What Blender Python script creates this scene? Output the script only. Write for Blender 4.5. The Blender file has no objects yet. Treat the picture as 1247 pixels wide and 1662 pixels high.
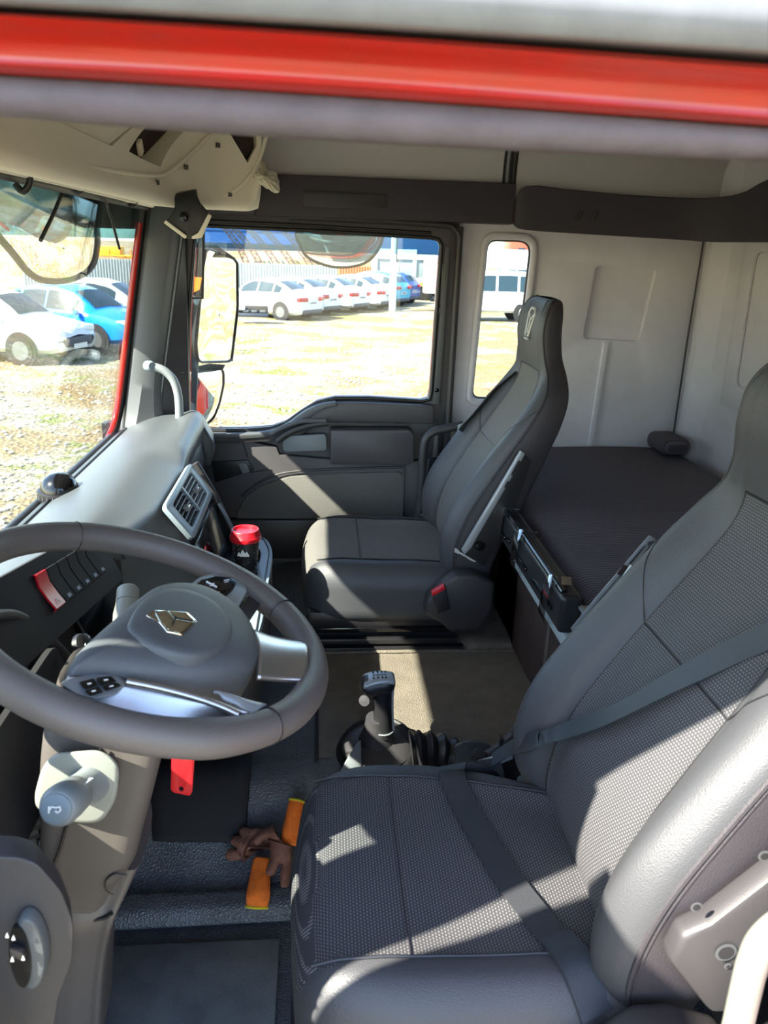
import bpy, bmesh, math, random
import numpy as np
from mathutils import Vector, Matrix, geometry
from math import sin, cos, tan, pi, radians, sqrt, atan2, exp

# ------------------------------------------------------------------ camera, sky, sun, exposure
SC = bpy.context.scene
COL = SC.collection
IW, IH, FPX = 1247, 1662, 1250.0
PITCH, YAW, ROLL = radians(19.0), radians(5.0), radians(1.8)
_fw = Vector((sin(YAW) * cos(PITCH), cos(YAW) * cos(PITCH), -sin(PITCH)))
_r0 = Vector((cos(YAW), -sin(YAW), 0.0))
_u0 = _r0.cross(_fw)
_rt = _r0 * cos(ROLL) + _u0 * sin(ROLL)
_up = -_r0 * sin(ROLL) + _u0 * cos(ROLL)
cam_data = bpy.data.cameras.new('camera')
cam = bpy.data.objects.new('camera', cam_data)
COL.objects.link(cam)
cam.matrix_world = Matrix(((_rt.x, _up.x, -_fw.x, 0), (_rt.y, _up.y, -_fw.y, 0), (_rt.z, _up.z, -_fw.z, 0), (0, 0, 0, 1)))
cam_data.sensor_fit = 'VERTICAL'
cam_data.sensor_height = 36.0
cam_data.lens = FPX * 36.0 / IH
cam_data.clip_start = 0.02
cam_data.clip_end = 400
cam_data.dof.use_dof = True
cam_data.dof.focus_distance = 1.9
cam_data.dof.aperture_fstop = 9.0
SC.camera = cam

SUN_DIR = Vector((1.0, 0.55, -1.0)).normalized()
sun_data = bpy.data.lights.new('sun', 'SUN')
sun_data.energy = 14.5
sun_data.angle = radians(0.6)
sun_data.color = (1.0, 0.93, 0.80)
sun = bpy.data.objects.new('sun', sun_data)
sun.rotation_euler = SUN_DIR.to_track_quat('-Z', 'Y').to_euler()
sun.location = (-20, -11, 20)
COL.objects.link(sun)

world = bpy.data.worlds.new('sky')
SC.world = world
world.use_nodes = True
_n = world.node_tree.nodes
_n.clear()
_sky = _n.new('ShaderNodeTexSky')
_sky.sky_type = 'NISHITA'
_sky.sun_disc = False
_sky.sun_elevation = radians(41)
_sky.sun_rotation = atan2(-SUN_DIR.x, -SUN_DIR.y)
_sky.altitude = 100
_sky.dust_density = 0.6
_bg = _n.new('ShaderNodeBackground')
_bg.inputs['Strength'].default_value = 0.48
_wo = _n.new('ShaderNodeOutputWorld')
world.node_tree.links.new(_sky.outputs[0], _bg.inputs[0])
world.node_tree.links.new(_bg.outputs[0], _wo.inputs[0])

SC.view_settings.view_transform = 'Standard'
SC.view_settings.look = 'None'
SC.view_settings.gamma = 1.0
SC.view_settings.use_curve_mapping = False
SC.view_settings.exposure = 1.1
SC.cycles.use_denoising = True
SC.cycles.max_bounces = 10
SC.cycles.diffuse_bounces = 6
SC.cycles.glossy_bounces = 4
SC.cycles.transparent_max_bounces = 12
SC.cycles.sample_clamp_indirect = 6.0

# ------------------------------------------------------------------ measuring: a pixel of the photograph on a plane of the cab
def pray(px, py):
    return _fw + _rt * ((px - IW / 2) / FPX) + _up * ((IH / 2 - py) / FPX)
def at(px, py, X=None, Y=None, Z=None):
    d = pray(px, py)
    for i, v in enumerate((X, Y, Z)):
        if v is not None:
            return d * (v / d[i])
def onplane(px, py, o, n):
    d = pray(px, py)
    return d * (Vector(o).dot(n) / d.dot(n))
def xz(pts, Y):
    return [(lambda v: (v.x, v.z))(at(px, py, Y=Y)) for px, py in pts]
GZ = -2.8          # the yard's ground below the camera

# ------------------------------------------------------------------ helpers
def tag(o, label=None, cat=None, group=None, kind=None):
    if label: o['label'] = label
    if cat: o['category'] = cat
    if group: o['group'] = group
    if kind: o['kind'] = kind
    return o
def structure(o, label=None):
    o['kind'] = 'structure'
    if label: o['label'] = label
    return o
def empty(name, loc, label=None, cat=None, group=None, rz=0.0):
    o = bpy.data.objects.new(name, None)
    o.location = loc
    o.rotation_euler = (0, 0, rz)
    o.empty_display_size = 0.05
    COL.objects.link(o)
    return tag(o, label, cat, group)
def children_of(o):
    return [c for c in bpy.data.objects if c.parent == o]
KIDS = {}
def setparent(o, parent):
    if parent is not None:
        o.parent = parent
        m = parent.matrix_basis.copy()
        q = parent.parent
        while q is not None:
            m = q.matrix_basis @ m
            q = q.parent
        o.matrix_parent_inverse = m.inverted()
        KIDS.setdefault(parent.name, []).append(o)
def build(name, verts, faces, mat, parent=None, smooth=True, uvs=None, angle=40):
    me = bpy.data.meshes.new(name)
    me.from_pydata([tuple(map(float, v)) for v in verts], [], [tuple(f) for f in faces])
    if uvs is not None:
        ul = me.uv_layers.new(name='UVMap')
        li = np.empty(len(me.loops), dtype=np.int32)
        me.loops.foreach_get('vertex_index', li)
        ul.data.foreach_set('uv', np.asarray(uvs, dtype=np.float32)[li].ravel())
    bm = bmesh.new()
    bm.from_mesh(me)
    bmesh.ops.recalc_face_normals(bm, faces=bm.faces)
    bm.to_mesh(me)
    bm.free()
    if smooth:
        me.polygons.foreach_set('use_smooth', [True] * len(me.polygons))
        me.set_sharp_from_angle(angle=radians(angle))
    me.materials.append(mat)
    o = bpy.data.objects.new(name, me)
    COL.objects.link(o)
    setparent(o, parent)
    return o
class MB:
    """collects pieces of one mesh"""
    def __init__(s):
        s.v, s.f = [], []
    def add(s, v, f):
        k = len(s.v)
        s.v += [tuple(map(float, p)) for p in v]
        s.f += [tuple(i + k for i in q) for q in f]
        return s
    def box(s, c, d, rot=None):
        c = Vector(c)
        pts = [Vector((sx * d[0] / 2, sy * d[1] / 2, sz * d[2] / 2)) for sx in (-1, 1) for sy in (-1, 1) for sz in (-1, 1)]
        if rot is not None: pts = [rot @ p for p in pts]
        return s.add([c + p for p in pts], [(0, 1, 3, 2), (4, 6, 7, 5), (0, 4, 5, 1), (2, 3, 7, 6), (0, 2, 6, 4), (1, 5, 7, 3)])
    def tube(s, pts, r, n=10, closed=False):
        v, f = tube_data(pts, r, n, closed)
        return s.add(v, f)
    def make(s, name, mat, parent=None, smooth=True, angle=40):
        return build(name, s.v, s.f, mat, parent, smooth, angle=angle)
def catmull(P, n, closed=False):
    P = np.asarray(P, float)
    m = len(P)
    if closed:
        Q = np.vstack([P[-1:], P, P[:2]])
        seg = m
    else:
        Q = np.vstack([2 * P[0] - P[1], P, 2 * P[-1] - P[-2]])
        seg = m - 1
    ts = np.linspace(0, seg, n, endpoint=not closed)
    out = []
    for t in ts:
        i = min(int(t), seg - 1)
        u = t - i
        a, b, c, d = Q[i], Q[i + 1], Q[i + 2], Q[i + 3]
        out.append(0.5 * ((2 * b) + (c - a) * u + (2 * a - 5 * b + 4 * c - d) * u * u + (3 * b - a - 3 * c + d) * u ** 3))
    return np.array(out)
def frames(P, closed=False):
    P = [Vector(p) for p in P]
    n = len(P)
    T = []
    for i in range(n):
        a = P[(i - 1) % n] if (closed or i > 0) else P[i]
        b = P[(i + 1) % n] if (closed or i < n - 1) else P[i]
        T.append((b - a).normalized())
    N = T[0].orthogonal().normalized()
    out = []
    for i in range(n):
        if i: 
            N = T[i - 1].rotation_difference(T[i]) @ N
            N = (N - T[i] * N.dot(T[i])).normalized()
        out.append((P[i], T[i], N, T[i].cross(N)))
    return out
def tube_data(pts, r, n=10, closed=False):
    fr = frames(pts, closed)
    rr = r if hasattr(r, '__len__') else [r] * len(fr)
    v, f = [], []
    for (p, t, a, b), q in zip(fr, rr):
        for k in range(n):
            w = 2 * pi * k / n
            v.append(p + (a * cos(w) + b * sin(w)) * q)
    m = len(fr)
    for i in range(m if closed else m - 1):
        j = (i + 1) % m
        for k in range(n):
            l = (k + 1) % n
            f.append((i * n + k, i * n + l, j * n + l, j * n + k))
    if not closed:
        f.append(tuple(range(n - 1, -1, -1)))
        f.append(tuple(range((m - 1) * n, m * n)))
    return v, f
def tube(name, pts, r, mat, parent=None, n=12, closed=False, spline=0):
    if spline: pts = catmull(pts, spline, closed)
    v, f = tube_data(pts, r, n, closed)
    return build(name, v, f, mat, parent)
def ribbon(name, pts, wdir, w, th, mat, parent=None, spline=0):
    """a flat strap along pts; wdir: one width direction or one per point"""
    P = catmull(pts, spline) if spline else np.asarray(pts, float)
    n = len(P)
    if np.asarray(wdir).ndim == 1: W = [Vector(wdir)] * n
    else: W = [Vector(x) for x in (catmull(wdir, n))]
    fr = frames(P)
    v, f, uv = [], [], []
    L = 0
    for i, (p, t, a, b) in enumerate(fr):
        d = (W[i] - t * W[i].dot(t)).normalized()
        nn = t.cross(d)
        if i: L += (fr[i][0] - fr[i - 1][0]).length
        for s1, s2 in ((-1, -1), (1, -1), (1, 1), (-1, 1)):
            v.append(p + d * (s1 * w / 2) + nn * (s2 * th / 2))
            uv.append((s1 * w / 2, L))
    for i in range(n - 1):
        for k in range(4):
            l = (k + 1) % 4
            f.append((i * 4 + k, i * 4 + l, i * 4 + 4 + l, i * 4 + 4 + k))
    f += [(3, 2, 1, 0), tuple((n - 1) * 4 + k for k in range(4))]
    return build(name, v, f, mat, parent, uvs=uv, angle=50)
def bevel_mesh(o, w, seg=2, ang=25):
    me = o.data
    bm = bmesh.new()
    bm.from_mesh(me)
    es = [e for e in bm.edges if len(e.link_faces) == 2 and e.calc_face_angle(0) > radians(ang)]
    bmesh.ops.bevel(bm, geom=es, offset=w, segments=seg, profile=0.5, affect='EDGES', clamp_overlap=True)
    bm.to_mesh(me)
    bm.free()
    me.polygons.foreach_set('use_smooth', [True] * len(me.polygons))
    me.set_sharp_from_angle(angle=radians(38))
    return o
def box(name, c, d, mat, parent=None, rot=None, bevel=0.0, seg=2):
    o = MB().box(c, d, rot).make(name, mat, parent, smooth=False)
    if bevel: bevel_mesh(o, bevel, seg)
    return o
def prism(name, poly3a, poly3b, mat, parent=None, bevel=0.0, seg=2, smooth=True):
    """two matching polygons joined into a solid"""
    n = len(poly3a)
    v = [tuple(p) for p in poly3a] + [tuple(p) for p in poly3b]
    f = [tuple(range(n)), tuple(range(2 * n - 1, n - 1, -1))] + [(i, (i + 1) % n, n + (i + 1) % n, n + i) for i in range(n)]
    o = build(name, v, f, mat, parent, smooth=smooth, angle=30)
    if bevel: bevel_mesh(o, bevel, seg)
    return o
def prism_y(name, pts, y0, y1, mat, parent=None, bevel=0.0, seg=2):
    return prism(name, [(x, y0, z) for x, z in pts], [(x, y1, z) for x, z in pts], mat, parent, bevel, seg)
def slab(name, pts, d, mat, parent=None, bevel=0.0, seg=2):
    d = Vector(d)
    return prism(name, [Vector(p) for p in pts], [Vector(p) + d for p in pts], mat, parent, bevel, seg)
def rounded(pts, r, n=5):
    """2D polygon with rounded corners; r one radius or one per corner"""
    m = len(pts)
    rr = r if hasattr(r, '__len__') else [r] * m
    out = []
    for i in range(m):
        p = Vector(pts[i]).to_2d(); a = (Vector(pts[i - 1]).to_2d() - p); b = (Vector(pts[(i + 1) % m]).to_2d() - p)
        q = min(rr[i], a.length * .48, b.length * .48)
        if q <= 1e-6:
            out.append(tuple(p)); continue
        a.normalize(); b.normalize()
        A, B = p + a * q, p + b * q
        for k in range(n + 1):
            t = k / n
            out.append(tuple(A * (1 - t) ** 2 + p * 2 * t * (1 - t) + B * t * t))
    return out
def plate(name, outer, holes, fn, depth, mat, parent=None, bevel=0.0, smooth=True):
    """flat panel with holes: 2D loops, fn maps 2D to 3D, depth a vector"""
    loops = [outer] + list(holes)
    flat = [p for l in loops for p in l]
    tris = geometry.tessellate_polygon([[Vector((p[0], p[1], 0)) for p in l] for l in loops])
    n = len(flat)
    A = [Vector(fn(*p)) for p in flat]
    D = Vector(depth)
    v = A + [p + D for p in A]
    f = [tuple(t) for t in tris] + [tuple(i + n for i in reversed(t)) for t in tris]
    k = 0
    for l in loops:
        m = len(l)
        for i in range(m):
            j = (i + 1) % m
            f.append((k + i, k + j, n + k + j, n + k + i))
        k += m
    o = build(name, v, f, mat, parent, smooth=smooth, angle=30)
    if bevel: bevel_mesh(o, bevel, 2, 60)
    return o
def grid(name, G, mat, parent=None, closed_u=False, closed_v=False, cap=False, thick=None, angle=60):
    G = np.asarray(G, float)
    nu, nv = G.shape[:2]
    v = G.reshape(-1, 3)
    du = np.zeros((nu, nv)); dv = np.zeros((nu, nv))
    du[1:] = np.cumsum(np.linalg.norm(np.diff(G, axis=0), axis=2), axis=0)
    dv[:, 1:] = np.cumsum(np.linalg.norm(np.diff(G, axis=1), axis=2), axis=1)
    uv = np.stack([dv.ravel(), du.ravel()], 1)
    f = []
    for i in range(nu if closed_u else nu - 1):
        for j in range(nv if closed_v else nv - 1):
            i2, j2 = (i + 1) % nu, (j + 1) % nv
            f.append((i * nv + j, i * nv + j2, i2 * nv + j2, i2 * nv + j))
    if cap and closed_v:
        f.append(tuple(range(nv)))
        f.append(tuple((nu - 1) * nv + k for k in range(nv - 1, -1, -1)))
    o = build(name, v, f, mat, parent, uvs=uv, angle=angle)
    if thick:
        m = o.modifiers.new('thickness', 'SOLIDIFY')
        m.thickness = thick
        m.offset = -1
    return o
def loft(name, secs, mat, parent=None, ns=None, closed=True, cap=True, nsec=None, angle=60):
    """sections (lists of 3D points, same count) lofted; nsec/ns resample along/around"""
    S = np.asarray(secs, float)
    if ns: S = np.array([catmull(s, ns, closed) for s in S])
    if nsec: S = np.stack([catmull(S[:, k], nsec) for k in range(S.shape[1])], 1)
    return grid(name, S, mat, parent, closed_v=closed, cap=cap, angle=angle)
def lathe(name, prof, o, axis, mat, parent=None, n=24, angle=40):
    """prof: (radius, height) pairs around axis through o"""
    a = Vector(axis).normalized(); u = a.orthogonal().normalized(); w = a.cross(u)
    v, f = [], []
    for r, h in prof:
        for k in range(n):
            t = 2 * pi * k / n
            v.append(Vector(o) + a * h + (u * cos(t) + w * sin(t)) * max(r, 1e-5))
    m = len(prof)
    for i in range(m - 1):
        for k in range(n):
            l = (k + 1) % n
            f.append((i * n + k, i * n + l, (i + 1) * n + l, (i + 1) * n + k))
    f.append(tuple(range(n - 1, -1, -1))); f.append(tuple(range((m - 1) * n, m * n)))
    return build(name, v, f, mat, parent, angle=angle)
def rbox_data(d, r, n, fn=None):
    """rounded box as a quad mesh: half sizes d, corner radius r, n cuts per side"""
    idx, V, F = {}, [], []
    d = np.array(d, float); ax = np.linspace(-1, 1, n + 1)
    def vert(p):
        k = tuple(np.round(p, 6))
        if k not in idx:
            q = np.array(p) * d
            c = np.clip(q, -(d - r), d - r)
            e = q - c
            l = np.linalg.norm(e)
            if l > 1e-9: e = e / l * r
            idx[k] = len(V)
            V.append(c + e)
        return idx[k]
    # ticks denser near the edges
    tk = [np.unique(np.concatenate([np.linspace(-1, -1 + min(.9, 1.0 * r / di), 5), np.linspace(-1 + min(.9, r / di), 1 - min(.9, r / di), n), np.linspace(1 - min(.9, r / di), 1, 5)]).round(6)) for di in d]
    for a in range(3):
        b, c = [k for k in range(3) if k != a]
        for s in (-1, 1):
            for i in range(len(tk[b]) - 1):
                for j in range(len(tk[c]) - 1):
                    q = []
                    for x, y in ((tk[b][i], tk[c][j]), (tk[b][i + 1], tk[c][j]), (tk[b][i + 1], tk[c][j + 1]), (tk[b][i], tk[c][j + 1])):
                        p = [0, 0, 0]; p[a] = s; p[b] = x; p[c] = y
                        q.append(vert(p))
                    F.append(tuple(q))
    V = np.array(V)
    if fn is not None: V = np.array([fn(p) for p in V])
    return V, F
def submesh(name, V, F, sel, mat, parent, uvfn=None, angle=60):
    fs = [f for f in F if sel(f)]
    used = sorted({i for f in fs for i in f})
    mp = {k: i for i, k in enumerate(used)}
    vv = [V[i] for i in used]
    uv = [uvfn(p) for p in vv] if uvfn else None
    return build(name, vv, [tuple(mp[i] for i in f) for f in fs], mat, parent, uvs=uv, angle=angle)
def copy_tree(o, parent=None, loc=None, rz=None):
    c = o.copy()
    COL.objects.link(c)
    if parent is not None: c.parent = parent
    if loc is not None: c.location = loc
    if rz is not None: c.rotation_euler = (0, 0, rz)
    for ch in KIDS.get(o.name, []):
        d = copy_tree(ch, c)
        KIDS.setdefault(c.name, []).append(d)
    return c
# ------------------------------------------------------------------ materials
def srgb(r, g, b):
    f = lambda c: (c / 12.92 if c <= 0.04045 else ((c + 0.055) / 1.055) ** 2.4)
    return (f(r / 255), f(g / 255), f(b / 255), 1.0)
def mat(name, col, rough=0.5, metal=0.0, bump=0.0, bscale=400.0, var=0.0, vscale=6.0, spec=0.5, coat=0.0, btype='NOISE', col2=None, sheen=0.0):
    m = bpy.data.materials.new(name)
    m.use_nodes = True
    nt = m.node_tree
    N, L = nt.nodes, nt.links
    b = N['Principled BSDF']
    b.inputs['Base Color'].default_value = col
    b.inputs['Roughness'].default_value = rough
    b.inputs['Metallic'].default_value = metal
    b.inputs['Specular IOR Level'].default_value = spec
    if coat: b.inputs['Coat Weight'].default_value = coat
    if sheen: b.inputs['Sheen Weight'].default_value = sheen
    tc = N.new('ShaderNodeTexCoord')
    if bump:
        if btype == 'NOISE':
            t = N.new('ShaderNodeTexNoise'); t.inputs['Scale'].default_value = bscale; t.inputs['Detail'].default_value = 2
            out = t.outputs[0]
        else:
            t = N.new('ShaderNodeTexVoronoi'); t.inputs['Scale'].default_value = bscale
            out = t.outputs['Distance']
        L.new(tc.outputs['Object'], t.inputs['Vector'])
        bp = N.new('ShaderNodeBump'); bp.inputs['Strength'].default_value = bump; bp.inputs['Distance'].default_value = 0.002
        L.new(out, bp.inputs['Height'])
        L.new(bp.outputs[0], b.inputs['Normal'])
    if var or col2:
        t = N.new('ShaderNodeTexNoise'); t.inputs['Scale'].default_value = vscale; t.inputs['Detail'].default_value = 6; t.inputs['Roughness'].default_value = .65
        L.new(tc.outputs['Object'], t.inputs['Vector'])
        r = N.new('ShaderNodeValToRGB')
        r.color_ramp.elements[0].position = .32; r.color_ramp.elements[1].position = .68
        c2 = col2 or tuple(min(1, c * (1 + var)) for c in col[:3]) + (1,)
        c1 = col if col2 else tuple(c * (1 - var) for c in col[:3]) + (1,)
        r.color_ramp.elements[0].color = c1; r.color_ramp.elements[1].color = c2
        L.new(t.outputs[0], r.inputs[0]); L.new(r.outputs[0], b.inputs['Base Color'])
    return m
def dotted(name, base, dot, pitch=0.008, rad=0.26, rough=0.7, stagger=True):
    """perforated upholstery: rows of small light stitches on the UVs (metres)"""
    m = mat(name, base, rough)
    N, L = m.node_tree.nodes, m.node_tree.links
    b = N['Principled BSDF']
    uv = N.new('ShaderNodeTexCoord')
    sp = N.new('ShaderNodeSeparateXYZ'); L.new(uv.outputs['UV'], sp.inputs[0])
    def M(op, a, c=None):
        n = N.new('ShaderNodeMath'); n.operation = op
        for i, x in enumerate((a, c)):
            if x is None: continue
            if isinstance(x, (int, float)): n.inputs[i].default_value = x
            else: L.new(x, n.inputs[i])
        return n.outputs[0]
    v = M('DIVIDE', sp.outputs[1], pitch * .8)
    u = M('DIVIDE', sp.outputs[0], pitch)
    if stagger: u = M('ADD', u, M('MULTIPLY', M('FLOOR', v), .5))
    du = M('SUBTRACT', M('FRACT', u), .5)
    dv = M('SUBTRACT', M('FRACT', v), .5)
    d = M('SQRT', M('ADD', M('MULTIPLY', M('MULTIPLY', du, .7), M('MULTIPLY', du, .7)), M('MULTIPLY', dv, dv)))
    r = N.new('ShaderNodeMapRange'); r.inputs[1].default_value = rad * .7; r.inputs[2].default_value = rad * 1.15
    r.inputs[3].default_value = 1; r.inputs[4].default_value = 0
    L.new(d, r.inputs[0])
    mx = N.new('ShaderNodeMix'); mx.data_type = 'RGBA'
    mx.inputs[6].default_value = base; mx.inputs[7].default_value = dot
    L.new(r.outputs[0], mx.inputs[0]); L.new(mx.outputs[2], b.inputs['Base Color'])
    bp = N.new('ShaderNodeBump'); bp.inputs['Strength'].default_value = .5; bp.inputs['Distance'].default_value = .001
    L.new(r.outputs[0], bp.inputs['Height']); L.new(bp.outputs[0], b.inputs['Normal'])
    return m
def ribbed(name, base, light, pitch=0.006, axis=1, rough=0.75, use_uv=True):
    m = mat(name, base, rough)
    N, L = m.node_tree.nodes, m.node_tree.links
    b = N['Principled BSDF']
    tc = N.new('ShaderNodeTexCoord')
    sp = N.new('ShaderNodeSeparateXYZ'); L.new(tc.outputs['UV' if use_uv else 'Object'], sp.inputs[0])
    mu = N.new('ShaderNodeMath'); mu.operation = 'MULTIPLY'; mu.inputs[1].default_value = 2 * pi / pitch
    L.new(sp.outputs[axis], mu.inputs[0])
    s = N.new('ShaderNodeMath'); s.operation = 'SINE'; L.new(mu.outputs[0], s.inputs[0])
    r = N.new('ShaderNodeMapRange'); r.inputs[1].default_value = -1; r.inputs[2].default_value = 1
    L.new(s.outputs[0], r.inputs[0])
    mx = N.new('ShaderNodeMix'); mx.data_type = 'RGBA'; mx.inputs[6].default_value = base; mx.inputs[7].default_value = light
    L.new(r.outputs[0], mx.inputs[0]); L.new(mx.outputs[2], b.inputs['Base Color'])
    bp = N.new('ShaderNodeBump'); bp.inputs['Strength'].default_value = .6; bp.inputs['Distance'].default_value = .0015
    L.new(r.outputs[0], bp.inputs['Height']); L.new(bp.outputs[0], b.inputs['Normal'])
    return m
def glassmat(name, tint=(.90, .93, .92, 1), gloss=1.0):
    m = bpy.data.materials.new(name); m.use_nodes = True
    N, L = m.node_tree.nodes, m.node_tree.links
    N.clear()
    o = N.new('ShaderNodeOutputMaterial'); mx = N.new('ShaderNodeMixShader')
    t = N.new('ShaderNodeBsdfTransparent'); t.inputs[0].default_value = tint
    g = N.new('ShaderNodeBsdfGlossy'); g.inputs['Roughness'].default_value = .02
    fr = N.new('ShaderNodeLayerWeight'); fr.inputs['Blend'].default_value = .5
    pw = N.new('ShaderNodeMath'); pw.operation = 'POWER'; pw.inputs[1].default_value = 5.0
    L.new(fr.outputs['Facing'], pw.inputs[0])
    mu = N.new('ShaderNodeMath'); mu.operation = 'MULTIPLY_ADD'; mu.inputs[1].default_value = .9 * gloss; mu.inputs[2].default_value = .035 * gloss
    L.new(pw.outputs[0], mu.inputs[0]); L.new(mu.outputs[0], mx.inputs[0])
    L.new(t.outputs[0], mx.inputs[1]); L.new(g.outputs[0], mx.inputs[2]); L.new(mx.outputs[0], o.inputs[0])
    return m
M = {}
M['dash'] = mat('dash_plastic', srgb(74, 78, 80), .42, bump=.25, bscale=500, spec=.5)
M['dark'] = mat('dark_plastic', srgb(52, 50, 52), .5, bump=.15, bscale=700)
M['black'] = mat('black_plastic', srgb(30, 29, 31), .42)
M['cover'] = mat('hinge_cover_plastic', srgb(44, 42, 43), .5, bump=.15, bscale=700)
M['gloss_black'] = mat('gloss_black', srgb(14, 14, 16), .12)
M['matte_black'] = mat('matte_black', srgb(26, 24, 26), .85)
M['door'] = mat('door_plastic', srgb(68, 65, 66), .5, bump=.2, bscale=600)
M['pillar'] = mat('pillar_plastic', srgb(76, 78, 80), .5, bump=.12, bscale=700)
M['speaker'] = mat('door_cloth', srgb(100, 98, 94), .9, bump=.6, bscale=900, var=.25, vscale=350)
M['header'] = mat('header_plastic', srgb(60, 55, 62), .7, bump=.15, bscale=600)
M['grey'] = mat('grey_plastic', srgb(120, 126, 128), .45)
M['lightgrey'] = mat('light_grey_plastic', srgb(136, 138, 130), .45)
M['cream'] = mat('cream_paint', srgb(124, 124, 114), .45)
M['frame_grey'] = mat('vent_frame_grey', srgb(118, 130, 136), .4)
M['column'] = mat('column_plastic', srgb(84, 78, 74), .5, bump=.15, bscale=700)
M['leather'] = mat('black_leather', srgb(60, 61, 64), .5, bump=.22, bscale=520, btype='VORONOI')
M['leather_side'] = mat('black_leather_side', srgb(50, 47, 51), .55, bump=.2, bscale=520, btype='VORONOI')
M['rim'] = mat('steering_leather', srgb(92, 86, 84), .40, bump=.25, bscale=700, btype='VORONOI')
M['hub'] = mat('airbag_plastic', srgb(80, 84, 88), .5, bump=.2, bscale=800, btype='VORONOI')
M['dots'] = dotted('perforated_fabric', srgb(56, 56, 60), srgb(116, 116, 114), .0058, .205)
M['dots2'] = ribbed('woven_seat_fabric', srgb(74, 73, 72), srgb(110, 107, 101), .0075, 0)
M['bunkcloth'] = ribbed('ribbed_bunk_fabric', srgb(56, 50, 56), srgb(92, 86, 94), .012, 1, use_uv=False)
M['headliner'] = mat('beige_headliner', srgb(236, 228, 208), .8, bump=.2, bscale=500)
M['ceiling'] = mat('grey_headliner', srgb(186, 184, 184), .9, bump=.25, bscale=350)
M['wall'] = mat('grey_felt_wall', srgb(202, 200, 204), .95, bump=.3, bscale=300, var=.06, vscale=5)
M['rubber'] = mat('rubber_floor', srgb(74, 76, 80), .36, bump=.9, bscale=260, btype='VORONOI', var=.2, vscale=12)
M['dusty'] = mat('dusty_rubber_floor', srgb(104, 96, 84), .75, bump=.9, bscale=300, btype='VORONOI', var=.18, vscale=14)
M['mat'] = mat('worn_rubber_mat', srgb(78, 80, 82), .6, bump=.5, bscale=300, col2=srgb(122, 124, 122), vscale=5)
M['steel'] = mat('brushed_metal', srgb(186, 182, 180), .28, .9, bump=.05, bscale=300)
M['chrome'] = mat('chrome', srgb(205, 200, 190), .12, 1.0)
M['satin'] = mat('satin_silver', srgb(150, 154, 156), .35, .3)
M['red'] = mat('red_plastic', srgb(196, 22, 36), .35)
M['redtag'] = mat('red_tag', srgb(200, 20, 30), .5)
M['redpaint'] = mat('red_paint', srgb(190, 24, 16), .22, coat=.6)
M['redlip'] = mat('dusty_red_lip', srgb(176, 22, 10), .3, coat=.3, col2=srgb(150, 40, 22), vscale=7)
M['seal'] = mat('grey_rubber_seal', srgb(88, 82, 90), .6, bump=.4, bscale=80, var=.15, vscale=30)
M['gutter'] = mat('grey_roof_gutter', srgb(126, 132, 142), .5, var=.12, vscale=25)
M['belt'] = mat('belt_webbing', srgb(44, 46, 50), .6, bump=.4, bscale=600)
M['belt_twist'] = mat('belt_webbing_light', srgb(46, 52, 57), .5, bump=.3, bscale=600)
M['rail'] = mat('bunk_rail_paint', srgb(150, 160, 160), .5)
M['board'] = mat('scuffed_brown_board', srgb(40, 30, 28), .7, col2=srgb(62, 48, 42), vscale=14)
M['tape'] = glassmat('clear_tape', (.86, .86, .86, 1), 3.0)
M['glass'] = glassmat('window_glass')
M['tint'] = glassmat('tinted_glass', (.50, .66, .74, 1))
M['cyan'] = glassmat('cyan_glass', (.42, .64, .72, 1))
M['mirror'] = mat('mirror_glass', (.92, .93, .92, 1), .015, 1.0)
M['white'] = mat('white_print', srgb(225, 226, 222), .5)
M['dash_symbol'] = mat('pale_symbol', srgb(190, 200, 214), .5)
M['orange'] = mat('orange_knit', srgb(226, 110, 30), .9, bump=.8, bscale=500, var=.18, vscale=60)
M['brown'] = mat('brown_latex_coat', srgb(112, 72, 58), .7, bump=.8, bscale=300, var=.25, vscale=40)
M['yellow'] = mat('yellow_hem', srgb(196, 176, 30), .9)
M['plastic_bag'] = mat('crumpled_plastic', srgb(196, 188, 166), .35, bump=.3, bscale=60)
M['emblem_fill'] = mat('emblem_thread', srgb(176, 180, 180), .5)
M['cupblack'] = mat('black_paper_cup', srgb(24, 22, 24), .5)
M['sticker'] = mat('worn_silver_sticker', srgb(176, 176, 172), .4)
# yard
M['carwhite'] = mat('white_car_paint', srgb(190, 193, 195), .3, coat=.4)
M['carblue'] = mat('blue_car_paint', srgb(14, 128, 214), .3, coat=.5)
M['carnavy'] = mat('navy_car_paint', srgb(34, 66, 132), .3, coat=.5)
M['carteal'] = mat('teal_car_paint', srgb(40, 150, 176), .3, coat=.5)
M['carglass'] = mat('car_window', srgb(30, 48, 54), .12)
M['tyre'] = mat('tyre_rubber', srgb(26, 25, 25), .8)
M['hubcap'] = mat('wheel_rim', srgb(96, 98, 98), .4, .3)
M['lamp_red'] = mat('tail_lamp', srgb(150, 10, 18), .3)
M['headlamp'] = mat('head_lamp', srgb(206, 212, 214), .12)
M['fence'] = mat('grey_sheet_fence', srgb(140, 150, 152), .55, var=.08, vscale=1.2)
M['fence_orange'] = mat('orange_sheet_fence', srgb(206, 96, 52), .55, var=.1, vscale=1.2)
M['lattice'] = mat('rusty_lattice', srgb(70, 46, 42), .7)
M['bluecover'] = mat('blue_tarpaulin', srgb(52, 82, 134), .6, var=.1, vscale=.4)
M['truckgrey'] = mat('lorry_grey', srgb(120, 132, 132), .5)
M['truckyellow'] = mat('lorry_yellow', srgb(214, 180, 50), .5)
M['truckdark'] = mat('lorry_dark', srgb(46, 52, 64), .6)
M['truckblue'] = mat('lorry_blue', srgb(44, 76, 112), .5)
M['truckred'] = mat('lorry_red', srgb(206, 66, 40), .45)
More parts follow.
